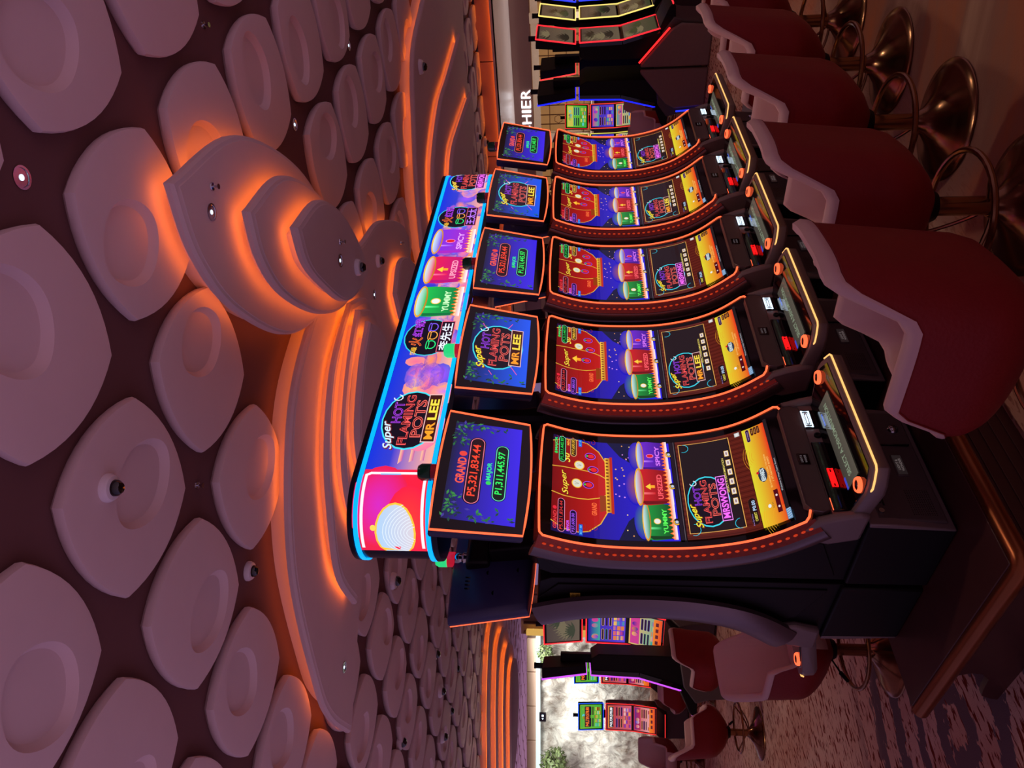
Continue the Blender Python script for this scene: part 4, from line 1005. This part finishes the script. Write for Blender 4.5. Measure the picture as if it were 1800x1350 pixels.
# ------------------------------------------------------------------ floor
def carpet():
    m = bpy.data.materials.new('patterned_carpet'); m.use_nodes = True; t = m.node_tree; b = t.nodes['Principled BSDF']; b.inputs['Roughness'].default_value = .95; b.inputs['Specular IOR Level'].default_value = .1
    N = t.nodes.new; K = t.links.new
    co = N('ShaderNodeTexCoord')
    def noise(sc, scale, det=4, rot=0, dist=0):
        mp = N('ShaderNodeMapping'); mp.inputs['Scale'].default_value = scale; mp.inputs['Rotation'].default_value = (0, 0, rot); K(co.outputs['Object'], mp.inputs[0])
        n = N('ShaderNodeTexNoise'); n.inputs['Scale'].default_value = sc; n.inputs['Detail'].default_value = det; n.inputs['Distortion'].default_value = dist; K(mp.outputs[0], n.inputs['Vector']); return n.outputs['Fac']
    def ramp(f, *st):
        r = N('ShaderNodeValToRGB'); e = r.color_ramp.elements
        while len(e) < len(st): e.new(.5)
        for q, (p, c) in zip(e, st): q.position = p; q.color = c if len(c) == 4 else lin(c)+(1,)
        K(f, r.inputs[0]); return r.outputs[0]
    def mix(f, a, bb):
        x = N('ShaderNodeMix'); x.data_type = 'RGBA'; K(f, x.inputs[0]); K(a, x.inputs[6]); K(bb, x.inputs[7]); return x.outputs[2]
    base = ramp(noise(.9, (1, .35, 1), 5, .5, .6), (.3, (196, 134, 120)), (.5, (214, 176, 160)), (.7, (182, 112, 88)))
    blob = ramp(noise(12, (1.0, 4.0, 1), 3, .5, .6), (.55, (0, 0, 0, 1)), (.60, (1, 1, 1, 1)))
    dark = N('ShaderNodeRGB'); dark.outputs[0].default_value = lin((118, 42, 30))+(1,)
    sx = N('ShaderNodeSeparateXYZ'); K(co.outputs['Object'], sx.inputs[0])
    ay = N('ShaderNodeMapRange'); ay.inputs[1].default_value = -.7; ay.inputs[2].default_value = .3; K(sx.outputs['Y'], ay.inputs[0])
    aisle = ramp(noise(1.6, (1, .5, 1), 8, .9, 1.2), (.35, (176, 104, 70)), (.5, (150, 108, 92)), (.65, (178, 140, 118)))
    base = mix(ay.outputs[0], aisle, base)
    bm2 = N('ShaderNodeMath'); bm2.operation = 'MULTIPLY'; K(blob, bm2.inputs[0]); K(ay.outputs[0], bm2.inputs[1]); blob = bm2.outputs[0]
    c1 = mix(blob, base, dark.outputs[0])
    wv = N('ShaderNodeTexWave'); wv.wave_type = 'RINGS'; wv.rings_direction = 'Z'; wv.inputs['Scale'].default_value = 1.25; wv.inputs['Distortion'].default_value = 5.5; wv.inputs['Detail'].default_value = 3; wv.inputs['Detail Scale'].default_value = 1.2
    mp = N('ShaderNodeMapping'); mp.inputs['Location'].default_value = (.18, -1.12, 0); K(co.outputs['Object'], mp.inputs[0]); K(mp.outputs[0], wv.inputs['Vector'])
    rag = N('ShaderNodeMath'); rag.operation = 'MULTIPLY_ADD'; K(noise(14, (1.0, 2.2, 1), 4, .5, .6), rag.inputs[0]); rag.inputs[1].default_value = 1.6; K(wv.outputs['Fac'], rag.inputs[2])
    ring = ramp(rag.outputs[0], (.0, (0, 0, 0, 1)), (1.0, (1, 1, 1, 1)))
    rs = N('ShaderNodeMapRange'); rs.inputs[1].default_value = 1.42; rs.inputs[2].default_value = 1.48; K(rag.outputs[0], rs.inputs[0]); ring = rs.outputs[0]
    reg = N('ShaderNodeVectorMath'); reg.operation = 'DISTANCE'; K(co.outputs['Object'], reg.inputs[0]); reg.inputs[1].default_value = (-.2, 1.1, 0)
    rm = N('ShaderNodeMapRange'); rm.inputs[1].default_value = .9; rm.inputs[2].default_value = 1.3; rm.inputs[3].default_value = 1; rm.inputs[4].default_value = 0; K(reg.outputs['Value'], rm.inputs[0])
    mu = N('ShaderNodeMath'); mu.operation = 'MULTIPLY'; K(ring, mu.inputs[0]); K(rm.outputs[0], mu.inputs[1])
    grey = N('ShaderNodeRGB'); grey.outputs[0].default_value = lin((112, 92, 98))+(1,)
    c2 = mix(mu.outputs[0], c1, grey.outputs[0])
    K(c2, b.inputs['Base Color'])
    bp = N('ShaderNodeBump'); bp.inputs['Strength'].default_value = .4; bp.inputs['Distance'].default_value = .004; K(noise(160, (1, 1, 1), 2), bp.inputs['Height']); K(bp.outputs[0], b.inputs['Normal'])
    return m
CARPET = carpet()
b = MB(); b.add([(-1.2, -3.0, 0), (18, -8, 0), (18, 22, 0), (.5, 22, 0), (-2.0, 4, 0)], [(0, 1, 2, 3, 4)]); b.add([(-1.2, -3.0, -.05), (18, -8, -.05), (18, 22, -.05), (.5, 22, -.05), (-2.0, 4, -.05)], [(4, 3, 2, 1, 0)])
struct(b.build('floor', CARPET, smooth=False))

# ------------------------------------------------------------------ cashier side (right of the hall)
M_BAND = mat('peach_panel', (190, 130, 112), .7, noise=.04)
M_SOFF = mat('pale_marble', (226, 206, 196), .35, noise=.08, nscale=3)
M_BRONZE = mat('bronze_fascia', (150, 118, 108), .28, metal=.6, noise=.2, nscale=1.2)
b = MB()
for k in range(-2, 8): b.box(13.9, 14.0, -3.2+k*2.05+.01, -3.2+(k+1)*2.05-.01, 3.22, 3.56)
struct(b.build('trim_1', M_BAND, bevel=.01))
struct(MB().box(13.84, 13.9, -7, 12, 3.205, 3.215).build('trim_2', M_COVE2))
struct(MB().box(13.74, 13.78, -7, 12, 3.18, 3.25).build('trim_17', M_SOFF)); struct(MB().box(13.74, 13.9, -7, 12, 3.18, 3.205).build('trim_3', M_SOFF))
b = MB(); b.box(13.9, 18.2, -7, 12, 3.2, 3.22); struct(b.build('trim_4', M_SOFF))
struct(MB().box(17.6, 17.7, -7, 14, 2.70, 3.2).build('trim_5', M_BRONZE, bevel=.01))
struct(MB().box(18.2, 18.3, -7, 14, 0, 3.2).build('wall_back', mat('cream_wall', (222, 196, 160), .6)))
# boat-shaped light recess ring in the soffit
b = MB(); lp = smooth_loop([(15.2, -2.5), (16.4, -.9), (16.9, .9), (16.3, 1.8), (15.3, .6), (14.8, -1.2)], (3,), 10)
b.rings([[(p.x, p.y, 3.2) for p in lp], [(p.x, p.y, 3.08) for p in inset(lp, .04)], [(p.x, p.y, 3.08) for p in inset(lp, .30)], [(p.x, p.y, 3.19) for p in inset(lp, .34)]])
tag(b.build('soffit_ring', M_SOFF), 'boat-shaped pale ring in the marble soffit before the cashier sign', 'ceiling feature')
# sign
sg = thing('cashier_sign', 'white lit lettering CASHIER on the bronze fascia', 'sign', (17.59, 4.0, 2.78))
tw = {}
xx = 6.64
for ch, w in (('C', .28), ('A', .30), ('S', .26), ('H', .30), ('I', .13), ('E', .25), ('R', .28)):
    vs, fs, w0, h0 = text_mesh(ch, -.014)
    k = .24/h0; kx = w*.74/w0 if ch != 'I' else .05/w0
    b = MB(); yc = xx-w/2
    for dx in (0, -.03):
        b.add([(dx, yc-4.0-v[0]*kx, .10+v[1]*k) for v in vs], fs)
    xx -= w
    b.build('letter', emat('letter_light', (238, 246, 255), 5), sg, smooth=False)
l = bpy.data.lights.new('soffit_fill_light', 'AREA'); l.energy = 45; l.color = (.92, .93, 1); l.shape = 'RECTANGLE'; l.size = 7; l.size_y = .15  # fill light added to brighten the marble soffit, not a fitting of the counter
lo = bpy.data.objects.new('soffit_fill_light', l); COL.objects.link(lo); lo.location = (17.0, 3.4, 1.15); lo.rotation_euler = (PI, 0, PI/2)
# cashier cage with ornamental screen
cg = thing('cashier_counter', 'cashier counter with a bronze lattice screen in front of a warm lit wall', 'counter', (17.5, 3, 0))
M_CREAMW = mat('cream_stone', (230, 208, 176), .5); M_LAT = mat('bronze_lattice', (120, 84, 54), .3, metal=.8)
MB().box(-.2, .2, -5, 6, 0, 1.1).build('counter_front', mat('dark_counter', (74, 40, 34), .4), cg)
MB().box(-.3, .2, -5, 6, 1.1, 1.18).build('counter_top', M_CREAMW, cg)
MB().box(-.02, .1, -5, 6, 2.5, 2.68).build('lintel', M_CREAMW, cg)
b = MB()
for i in range(44):
    y = -5+i*.25; b.box(-.01, .02, y, y+.018, 1.18, 2.5)
for z in (1.35, 1.8, 2.25): b.box(-.012, .022, -5, 6, z, z+.018)
for i in range(22):
    y = -4.87+i*.5
    b.tube([(0, y+.11*math.cos(a*PI/3), 2.03+.11*math.sin(a*PI/3)) for a in range(6)], .009, 5, closed=True); b.tube([(0, y+.11*math.cos(a*PI/3+.5), 1.57+.11*math.sin(a*PI/3+.5)) for a in range(6)], .009, 5, closed=True)
b.build('lattice_screen', M_LAT, cg, smooth=False)
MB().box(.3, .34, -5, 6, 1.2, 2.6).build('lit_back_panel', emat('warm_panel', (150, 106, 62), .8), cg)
for q in (-3, 0, 3, 5.6):
    MB().box(-.1, .15, q, q+.22, 1.18, 2.7).build('pillar', M_CREAMW, cg)

# ------------------------------------------------------------------ rock wall side (left of the hall)
def frame_mat(o, rz): pass
rock = bpy.data.materials.new('white_rock'); rock.use_nodes = True; t = rock.node_tree; bb = t.nodes['Principled BSDF']; bb.inputs['Roughness'].default_value = .9
co = t.nodes.new('ShaderNodeTexCoord'); n1 = t.nodes.new('ShaderNodeTexNoise'); n1.inputs['Scale'].default_value = 3.2; n1.inputs['Detail'].default_value = 8; n1.inputs['Roughness'].default_value = .75; n1.inputs['Distortion'].default_value = 1.5
mp = t.nodes.new('ShaderNodeMapping'); mp.inputs['Scale'].default_value = (1, 1, .7); t.links.new(co.outputs['Object'], mp.inputs[0]); t.links.new(mp.outputs[0], n1.inputs['Vector'])
rp = t.nodes.new('ShaderNodeValToRGB'); e = rp.color_ramp.elements; e[0].position = .35; e[0].color = lin((150, 128, 112))+(1,); e[1].position = .58; e[1].color = lin((236, 228, 216))+(1,)
t.links.new(n1.outputs['Fac'], rp.inputs[0]); t.links.new(rp.outputs[0], bb.inputs['Base Color'])
bp = t.nodes.new('ShaderNodeBump'); bp.inputs['Strength'].default_value = 1; bp.inputs['Distance'].default_value = .12; t.links.new(n1.outputs['Fac'], bp.inputs['Height']); t.links.new(bp.outputs[0], bb.inputs['Normal'])
A = at(945, 1092, 15.6); B = at(945, 1400, 15.6); ax = Vector((B.x-A.x, B.y-A.y, 0)); WL = ax.length; ax.normalize(); nrm = Vector((-math.cos(HEAD), -math.sin(HEAD), 0))
rw = thing('rock_wall', 'white-lit rough pale rock wall at the far left of the hall', 'rock wall', (A.x, A.y, 0), math.atan2(ax.y, ax.x))
rr = random.Random(5); from mathutils import noise as mn
b = MB(); NX, NZ = 90, 60; R = []
nl = Matrix.Rotation(-math.atan2(ax.y, ax.x), 3, 'Z') @ nrm
for i in range(NX+1):
    row = []
    for j in range(NZ+1):
        u, w = WL*i/NX, 2.42*j/NZ
        d = .22*mn.fractal(Vector((u*.9, w*1.1, 3)), 1, 2, 5)+.10*abs(mn.noise(Vector((u*5, w*3.5, 1))))
        row.append((u, nl.y*d, w))
    R.append(row)
b.rings(R, closed=False, cap0=False, cap1=False)
b.build('rock_face', rock, rw, auto=80)
MB().box(0, WL, *sorted((-nl.y*.9, -nl.y*.5)), 0, 2.42).build('rock_core', rock, rw)
# shrubs at the rock wall
def shrub(px, py, z, sc, label, grp):
    p = at(px, py, z); b = MB(); q = random.Random(px)
    for i in range(420):
        d = Vector((q.gauss(0, 1), q.gauss(0, 1), q.gauss(0, 1))).normalized()*sc*(.55+.5*q.random()); d.z *= .8
        a = Vector((q.gauss(0, 1), q.gauss(0, 1), q.gauss(0, 1))).normalized(); c_ = d.cross(a).normalized(); L = sc*.16
        b.add([d-a*L, d+c_*L*.4, d+a*L, d-c_*L*.4], [(0, 1, 2, 3)])
    o = b.build('green_shrub', mat('leaf_green', (84, 96, 52), .7, noise=.4, nscale=6), smooth=False); o.location = p
    tag(o, label, 'shrub', grp); return o
shrub(975, 1345, 15.0, .36, 'green shrub on the rock wall at the bottom edge', None)
shrub(958, 1148, 15.2, .22, 'small dark shrub high on the rock wall behind the purple-edged machine', None)
# fascia and side wall around the rock
def local_box(name, px0, py0, px1, py1, z, d, m, label=None, cat=None, kind='structure', bevel=0):
    """box facing the camera heading between two photo points at depth z"""
    p = at(px0, py0, z); q = at(px1, py1, z); o0 = Vector((p.x, p.y, 0)); v = Vector((q.x-p.x, q.y-p.y, 0)); w = v.length; ang = math.atan2(v.y, v.x)
    z0, z1 = sorted((p.z, q.z)); b = MB(); b.box(0, w, -d if nl.y > 0 else 0, 0 if nl.y > 0 else d, z0, z1)
    o = b.build(name, m, None, bevel=bevel); o.location = o0; o.rotation_euler = (0, 0, ang)
    if kind: o['kind'] = kind
    if label: tag(o, label, cat)
    return o
M_BEIGE = mat('beige_panel', (196, 160, 138), .6, noise=.04)
for k in range(4):
    local_box('trim_%d' % (6+k), 926, 1122+60*k, 942, 1181+60*k, 15.3, .4, M_BEIGE, bevel=.01)
local_box('trim_10', 942, 1120, 949, 1400, 15.25, .3, emat('white_light_strip', (226, 240, 240), .9))
local_box('wall_left', 915, 1040, 1110, 1120, 14.6, .3, M_BEIGE)
b = MB()
for k in range(5): local_box('trim_%d' % (11+k), 920+k*0, 1046+k*17, 1100, 1047.2+k*17, 14.58, .02, mat('panel_groove', (120, 90, 74), .6))
local_box('trim_16', 925, 1117, 1100, 1119, 14.5, .1, emat('gold_strip', (230, 180, 90), .8))
for px, py, pw in ((1000, 1345, 500), (1000, 1200, 420)):
    p = at(px, py, 13.2)
l = bpy.data.lights.new('rock_floodlight', 'AREA'); l.energy = 72; l.color = (.95, 1, .98); l.shape = 'RECTANGLE'; l.size = 5; l.size_y = .3; l.spread = math.radians(75)
lo = bpy.data.objects.new('rock_floodlight', l); COL.objects.link(lo)
p = at(938, 1235, 14.3); lo.location = (p.x, p.y, 2.55)
tgt = at(1040, 1235, 15.9); dv = (tgt-lo.location); lo.rotation_euler = dv.to_track_quat('-Z', 'Y').to_euler(); lo.rotation_euler = (Matrix.Rotation(0, 4, 'Z') @ dv.to_track_quat('-Z', 'Y').to_matrix().to_4x4()).to_euler()
# exit-type pictogram sign
t = thing('pictogram_sign', 'small black hanging sign with white pictograms in front of the rock wall', 'sign', at(954, 1260, 15.0))
t.rotation_euler = (0, 0, math.atan2(ax.y, ax.x))
MB().box(-.09, .09, -.02, .02, -.07, .07).build('sign_board', M_GLOSS, t)
b = MB(); yy = -.022 if nl.y < 0 else .022
b.add([(-.05, yy, -.02), (-.01, yy, -.02), (-.01, yy, .02), (-.05, yy, .02)], [(0, 1, 2, 3)]); b.add([(.02, yy, -.02), (.05, yy, 0), (.02, yy, .02)], [(0, 1, 2)])
b.build('pictogram', M_WHITE, t, smooth=False)

# ------------------------------------------------------------------ other slot machines, of the angular kind
def pic_screen(w, h, cols, seed, texts=()):
    c = Canvas(); q = random.Random(seed)
    c.rect(-w/2, w/2, -h/2, h/2, cols[0], cols[1])
    if cols in (PALD, PALD[::-1]):      # plant reflections on the dark glass, drawn into the screen colours
        for k in range(4):
            X, Y = q.uniform(-w*.3, w*.3), q.uniform(-h*.2, h*.4); cc = q.choice([(38, 34, 26), (110, 100, 74), (52, 60, 36)])
            for i in range(9):
                a = -2.8+i*.31; L = min(w, h)*.42
                p = [(X, Y), (X+L*.5*math.cos(a)-.03*w*math.sin(a), Y+L*.5*math.sin(a)+.03*w*math.cos(a)), (X+L*math.cos(a), Y+L*math.sin(a)), (X+L*.5*math.cos(a)+.03*w*math.sin(a), Y+L*.5*math.sin(a)-.03*w*math.cos(a))]
                c.poly([(max(-w/2, min(w/2, u)), max(-h/2, min(h/2, v))) for u, v in p], cc); c.L -= 1
            c.L += 1
    else:
        c.rect(-w*.46, w*.46, -h*.46, -h*.18, q.choice(cols), q.choice(cols))
        for r in range(3):      # rows of jackpot bars
            for s_ in (-1, 1): c.pill(s_*w*.24-w*.19, s_*w*.24+w*.19, -h*.14+r*h*.1, -h*.14+r*h*.1+h*.07, (40, 16, 40), q.choice(cols), .004)
        nx = 5
        for i in range(nx):
            for r in range(3):
                X = -w*.42+i*w*.84/nx; c.rect(X, X+w*.14, h*.18+r*h*.1, h*.18+r*h*.1+h*.085, q.choice(cols), q.choice(cols)); c.L -= 1
        c.L += 1
        for k in range(4): c.ell(q.uniform(-w*.35, w*.35), -h*.32, w*.07, h*.09, q.choice(cols), q.choice(cols))
    for tx, X, Y, H, cc, W2 in texts: c.rect(X*w-W2*w*.54, X*w+W2*w*.54, Y*h-H*h*.75, Y*h+H*h*.75, (30, 16, 30)); c.text(tx, X*w, Y*h, H*h, cc, W2*w, .03)
    return c
PALP = [(150, 60, 60), (210, 90, 110), (90, 40, 130), (240, 150, 60), (60, 60, 190), (230, 170, 170), (190, 40, 70)]
PALG = [(120, 180, 40), (60, 170, 60), (200, 190, 80), (150, 60, 20), (230, 210, 90), (90, 200, 200)]
PALD = [(70, 58, 50), (96, 84, 66), (40, 34, 30), (120, 112, 86), (56, 62, 40), (84, 70, 60)]
PALB = [(40, 30, 150), (90, 60, 210), (220, 120, 60), (200, 60, 140), (60, 160, 150), (230, 180, 90)]
def angled_machine(name, label, led, loc, rz, pal, toppal, ledk=1.6, w=.56, sc=1.0, topw=None, grp=None, maintxt=(), toptxt=(), ledtop=None, seed=1, led_on=True):
    t = thing(name, label, 'slot machine', loc, rz, grp); h = w/2; t.scale = (sc, sc, sc)
    lm = emat('rim_%d_%d_%d' % led, led, ledk); lt = emat('rim_%d_%d_%d' % ledtop, ledtop, ledk) if ledtop else lm
    MB().prism([(0, 0), (-.40, .02), (-.42, .30), (-.46, .44), (-.30, .56), (-.02, .60), (0, .60)][::-1], -h-.02, h+.02).build('lower_cabinet', M_DGREY, t, bevel=.012)
    MB().prism([(0, .58), (-.30, .55), (-.20, .98), (-.19, 1.52), (-.05, 1.52), (0, 1.44)][::-1], -h+.01, h-.01).build('upper_cabinet', M_BLACK, t, bevel=.01)
    A1, A2, A3 = Vector((-.335, .60)), Vector((-.225, 1.02)), Vector((-.215, 1.52))
    for (p, q, nm, sd, tx) in ((A1, A2, 'lower_screen', seed, ()), (A2, A3, 'upper_screen', seed+1, maintxt)):
        d = (q-p); L = d.length; d.normalize(); n = Vector((-d.y, d.x)); 
        if n.x > 0: n = -n
        f = lambda x, s, dd, p=p, q=q, L=L, d=d, n=n: (x, (p+d*(L/2-s)+n*dd).x, (p+d*(L/2-s)+n*dd).y)
        b = MB(); b.rings([[f(-h, -L/2, 0), f(h, -L/2, 0), f(h, L/2, 0), f(-h, L/2, 0)], [f(-h, -L/2, -.05), f(h, -L/2, -.05), f(h, L/2, -.05), f(-h, L/2, -.05)]]); so = b.build(nm, M_GLOSS, t, smooth=False)
        c = pic_screen(w*.9, L*.9, pal if nm == 'upper_screen' else pal[::-1], sd, tx)
        if nm == 'lower_screen' and pal is not PALD: c.rect(-w*.45, w*.45, L*.22, L*.45, (235, 130, 40), (230, 70, 30)); pal is not PALD and [c.rect(-w*.3+i*.1, -w*.3+i*.1+.06, L*.28, L*.36, (90, 30, 40)) for i in range(4)]
        c.build('screen_picture', f, ART, so, base=.003, dl=.0002)
    b = MB()
    for sx in (-1, 1):
        b.tube([(sx*h, A1.x, A1.y), (sx*h, A2.x-.004, A2.y), (sx*h, A3.x, A3.y)], .009, 6)
    b.tube([(-h, A1.x, A1.y-.01), (h, A1.x, A1.y-.01)], .008, 6); b.tube([(-h, A3.x, A3.y), (h, A3.x, A3.y)], .008, 6)
    b.build('rim_light', lm, t)
    MB().prism([(-.30, .56), (-.33, .60), (-.56, .50), (-.60, .46), (-.57, .43), (-.44, .42)], -h, h).build('button_deck', M_BLACK, t, bevel=.01)
    b = MB(); b.box(-h, h, -.606, -.59, .455, .468); b.build('deck_light', lm, t)
    b = MB(); b.lathe([(0, .50), (.03, .50), (.03, .525), (0, .53)], 16, (.14, -.46, .0)); b.build('spin_button', M_LED, t)
    tw_ = (topw or w)/2; T0, T1_ = Vector((-.20, 1.57)), Vector((-.27, 2.04)); d = (T1_-T0).normalized(); L = (T1_-T0).length; n = Vector((-d.y, d.x)); n = -n if n.x > 0 else n
    f = lambda x, s, dd: (x, (T0+d*(L/2-s)+n*dd).x, (T0+d*(L/2-s)+n*dd).y)
    b = MB(); b.rings([[f(-tw_, -L/2, 0), f(tw_, -L/2, 0), f(tw_, L/2, 0), f(-tw_, L/2, 0)], [f(-tw_*.96, -L/2*.95, -.11), f(tw_*.96, -L/2*.95, -.11), f(tw_*.96, L/2, -.08), f(-tw_*.96, L/2, -.08)]]); tp = b.build('top_display', M_BLACK, t, smooth=False, bevel=.008)
    pic_screen(tw_*1.8, L*.86, toppal, seed+5, toptxt).build('display_picture', f, ART, tp, base=.003, dl=.0002)
    b = MB(); b.tube([f(-tw_, -L/2, .004), f(tw_, -L/2, .004), f(tw_, L/2, .004), f(-tw_, L/2, .004)], .009, 6, closed=True); b.build('display_rim', lt, tp)
    MB().box(-.06, .06, -.14, -.05, 1.44, 1.85).build('display_mount', M_BLACK, t, bevel=.01)
    lp = MB().lathe([(0, 2.04), (.03, 2.04), (.03, 2.12), (.032, 2.12), (.032, 2.14), (0, 2.14)], 14, (0, -.2, 0)).build('signal_lamp', M_BLACK, t)
    return t
PG = 'angular slot machines of the bank near the cashier wall'
# bank near the cashier wall, its end toward the camera
PX, PYc = 7.45, .95
f0 = dict(w=.60)
angled_machine('angular_slot_machine', 'angular slot machine with a red lit rim near the top edge of the photo', (255, 40, 50), (PX+.36, PYc, 0), 0, PALD, PALD, 1.5, grp=PG, seed=3)
angled_machine('angular_slot_machine', 'angular slot machine with a pale yellow lit rim beside the red-rimmed one', (255, 226, 120), (PX+1.32, PYc, 0), 0, PALD, PALD, 1.2, grp=PG, seed=4)
angled_machine('angular_slot_machine', 'angular slot machine with a blue lit rim at the top edge, beyond the yellow-rimmed one', (40, 60, 255), (PX+2.16, PYc, 0), 0, PALD, PALB, 1.5, grp=PG, seed=5)
angled_machine('angular_slot_machine', 'black-backed slot machine with a blue lit rim, nearest on its bank\'s left side', (20, 30, 255), (PX+.36, PYc+.24, 0), PI, PALB, PALG, 2.0, grp=PG, seed=6)
angled_machine('angular_slot_machine', 'black-backed angular slot machine half hidden behind the blue-rimmed one', (255, 60, 60), (PX+1.26, PYc+.24, 0), PI, PALB, PALG, 1.5, grp=PG, seed=7)
hexp = [(-.46, .0), (-.49, .36), (-.43, .47), (-.05, .80), (-.012, .80), (-.012, .0)]
for sx, lb, lc in ((1, 'left-hand dark brown end panel of the bank near the cashier wall, blue edge light', (30, 50, 255)), (-1, 'right-hand dark brown end panel of the bank near the cashier wall, red edge light', (255, 40, 40))):
    o = MB().prism([(y*-sx, z) for y, z in hexp], 0, .05).build('bank_end_panel', mat('brown_laminate', (130, 102, 96), .5), bevel=.02); o.location = (PX-.02, PYc+.08, 0); tag(o, lb, 'end panel')
    y0 = -sx*-.56
    b = MB(); b.tube([(.0, -sx*hexp[2][0]+sx*.02, hexp[2][1]+.02), (.0, -sx*hexp[3][0]+sx*.02, hexp[3][1]+.02)], .012, 6) if sx == -1 else b.tube([(.0, .50, .05), (.0, .52, .34)], .010, 6)
    b.build('edge_light', emat('edge_%d_%d_%d' % lc, lc, 1.6), o)
# small machines between, facing the camera side
HZ = HEAD-PI/2          # facing back along the camera heading
def facing(px, py, z, dz=0): p = at(px, py, z); return (p.x, p.y, 0)
angled_machine('angular_slot_machine', 'distant slot machine with green and red top picture, before the cashier lattice', (255, 60, 50), facing(1050, 211, 13.0), HZ, PALB, PALG, 1.0, w=.5, sc=.86, seed=8)
angled_machine('angular_slot_machine', 'distant slot machine with yellow edge light, mostly hidden behind the farthest front-row machine', (230, 220, 90), facing(1050, 262, 13.0), HZ, PALB, PALD, 1.0, w=.5, sc=.86, seed=9)
# left background machines
angled_machine('angular_slot_machine', 'distant blue-framed green-topped slot machine, the lower of two facing the camera', (220, 40, 40), facing(1100, 1252, 10.4), HZ, PALP, PALG, 1.4, w=.5, sc=.75, ledtop=(30, 90, 255), maintxt=(('P45,739,578.88', 0, -.33, .12, (255, 255, 255), .8),), toptxt=(('P45,739,578.88', 0, -.15, .18, (255, 120, 40), .8),), seed=10)
angled_machine('angular_slot_machine', 'distant blue-framed green-topped slot machine, the upper of two facing the camera', (220, 40, 40), facing(1100, 1172, 11.0), HZ, PALP, PALG, 1.4, w=.5, sc=.78, ledtop=(30, 90, 255), maintxt=(('P45,739,578.88', 0, -.33, .12, (255, 255, 255), .8),), toptxt=(('P45,739,578.88', 0, -.15, .18, (255, 120, 40), .8),), seed=10)
p = at(1050, 1140, 7.4)
angled_machine('angular_slot_machine', 'dark slot machine in side view with a purple lit rim, left of the rock wall', (200, 80, 240), (p.x, p.y, 0), 4.01, PALP, PALP, 1.3, w=.55, sc=.93, seed=12)
p = at(1050, 1078, 8.6)
angled_machine('angular_slot_machine', 'red-rimmed slot machine peeping out past the grey trim of the nearest rear-row machine', (255, 40, 50), (p.x, p.y, 0), HZ-.5, PALB, PALD, 1.3, w=.55, sc=.95, seed=13)

# more chairs
def chair_at(px, py, z, rz, label, grp=None, sz=.8):
    p = at(px, py, z); o = dup(CH, (p.x, p.y, 0), rz, label, grp); o.scale = (.85, .85, sz); return o
OG = 'swivel chairs in the background'
chair_at(1300, 1163, 6.2, .15, 'red-backed swivel chair behind the pale-fronted chair', OG)
chair_at(1250, 1222, 8.3, 1.05, 'red-sided swivel chair before the upper distant blue-framed machine', OG)
chair_at(1290, 1287, 6.2, -1.9, 'red and pale swivel chair low on the left beside the floor', OG)
chair_at(1230, 1335, 9.0, PI+HZ+.1, 'pale-fronted swivel chair at the bottom edge before the rock wall', OG)
chair_at(1150, 224, 10.4, HZ+2.4, 'lilac-lit swivel chair between the end panel and the farthest front-row machine', OG)
chair_at(1150, 190, 11.9, HZ+2.2, 'swivel chair with its seat turned to the camera, behind the lilac-lit one', OG)
chair_at(1110, 232, 10.9, HZ+PI, 'dark red chair back before the distant green-topped slot machine', OG)
chair_at(1300, -28, 5.6, -.1, 'red-backed swivel chair cut by the top edge beyond the front row', OG)
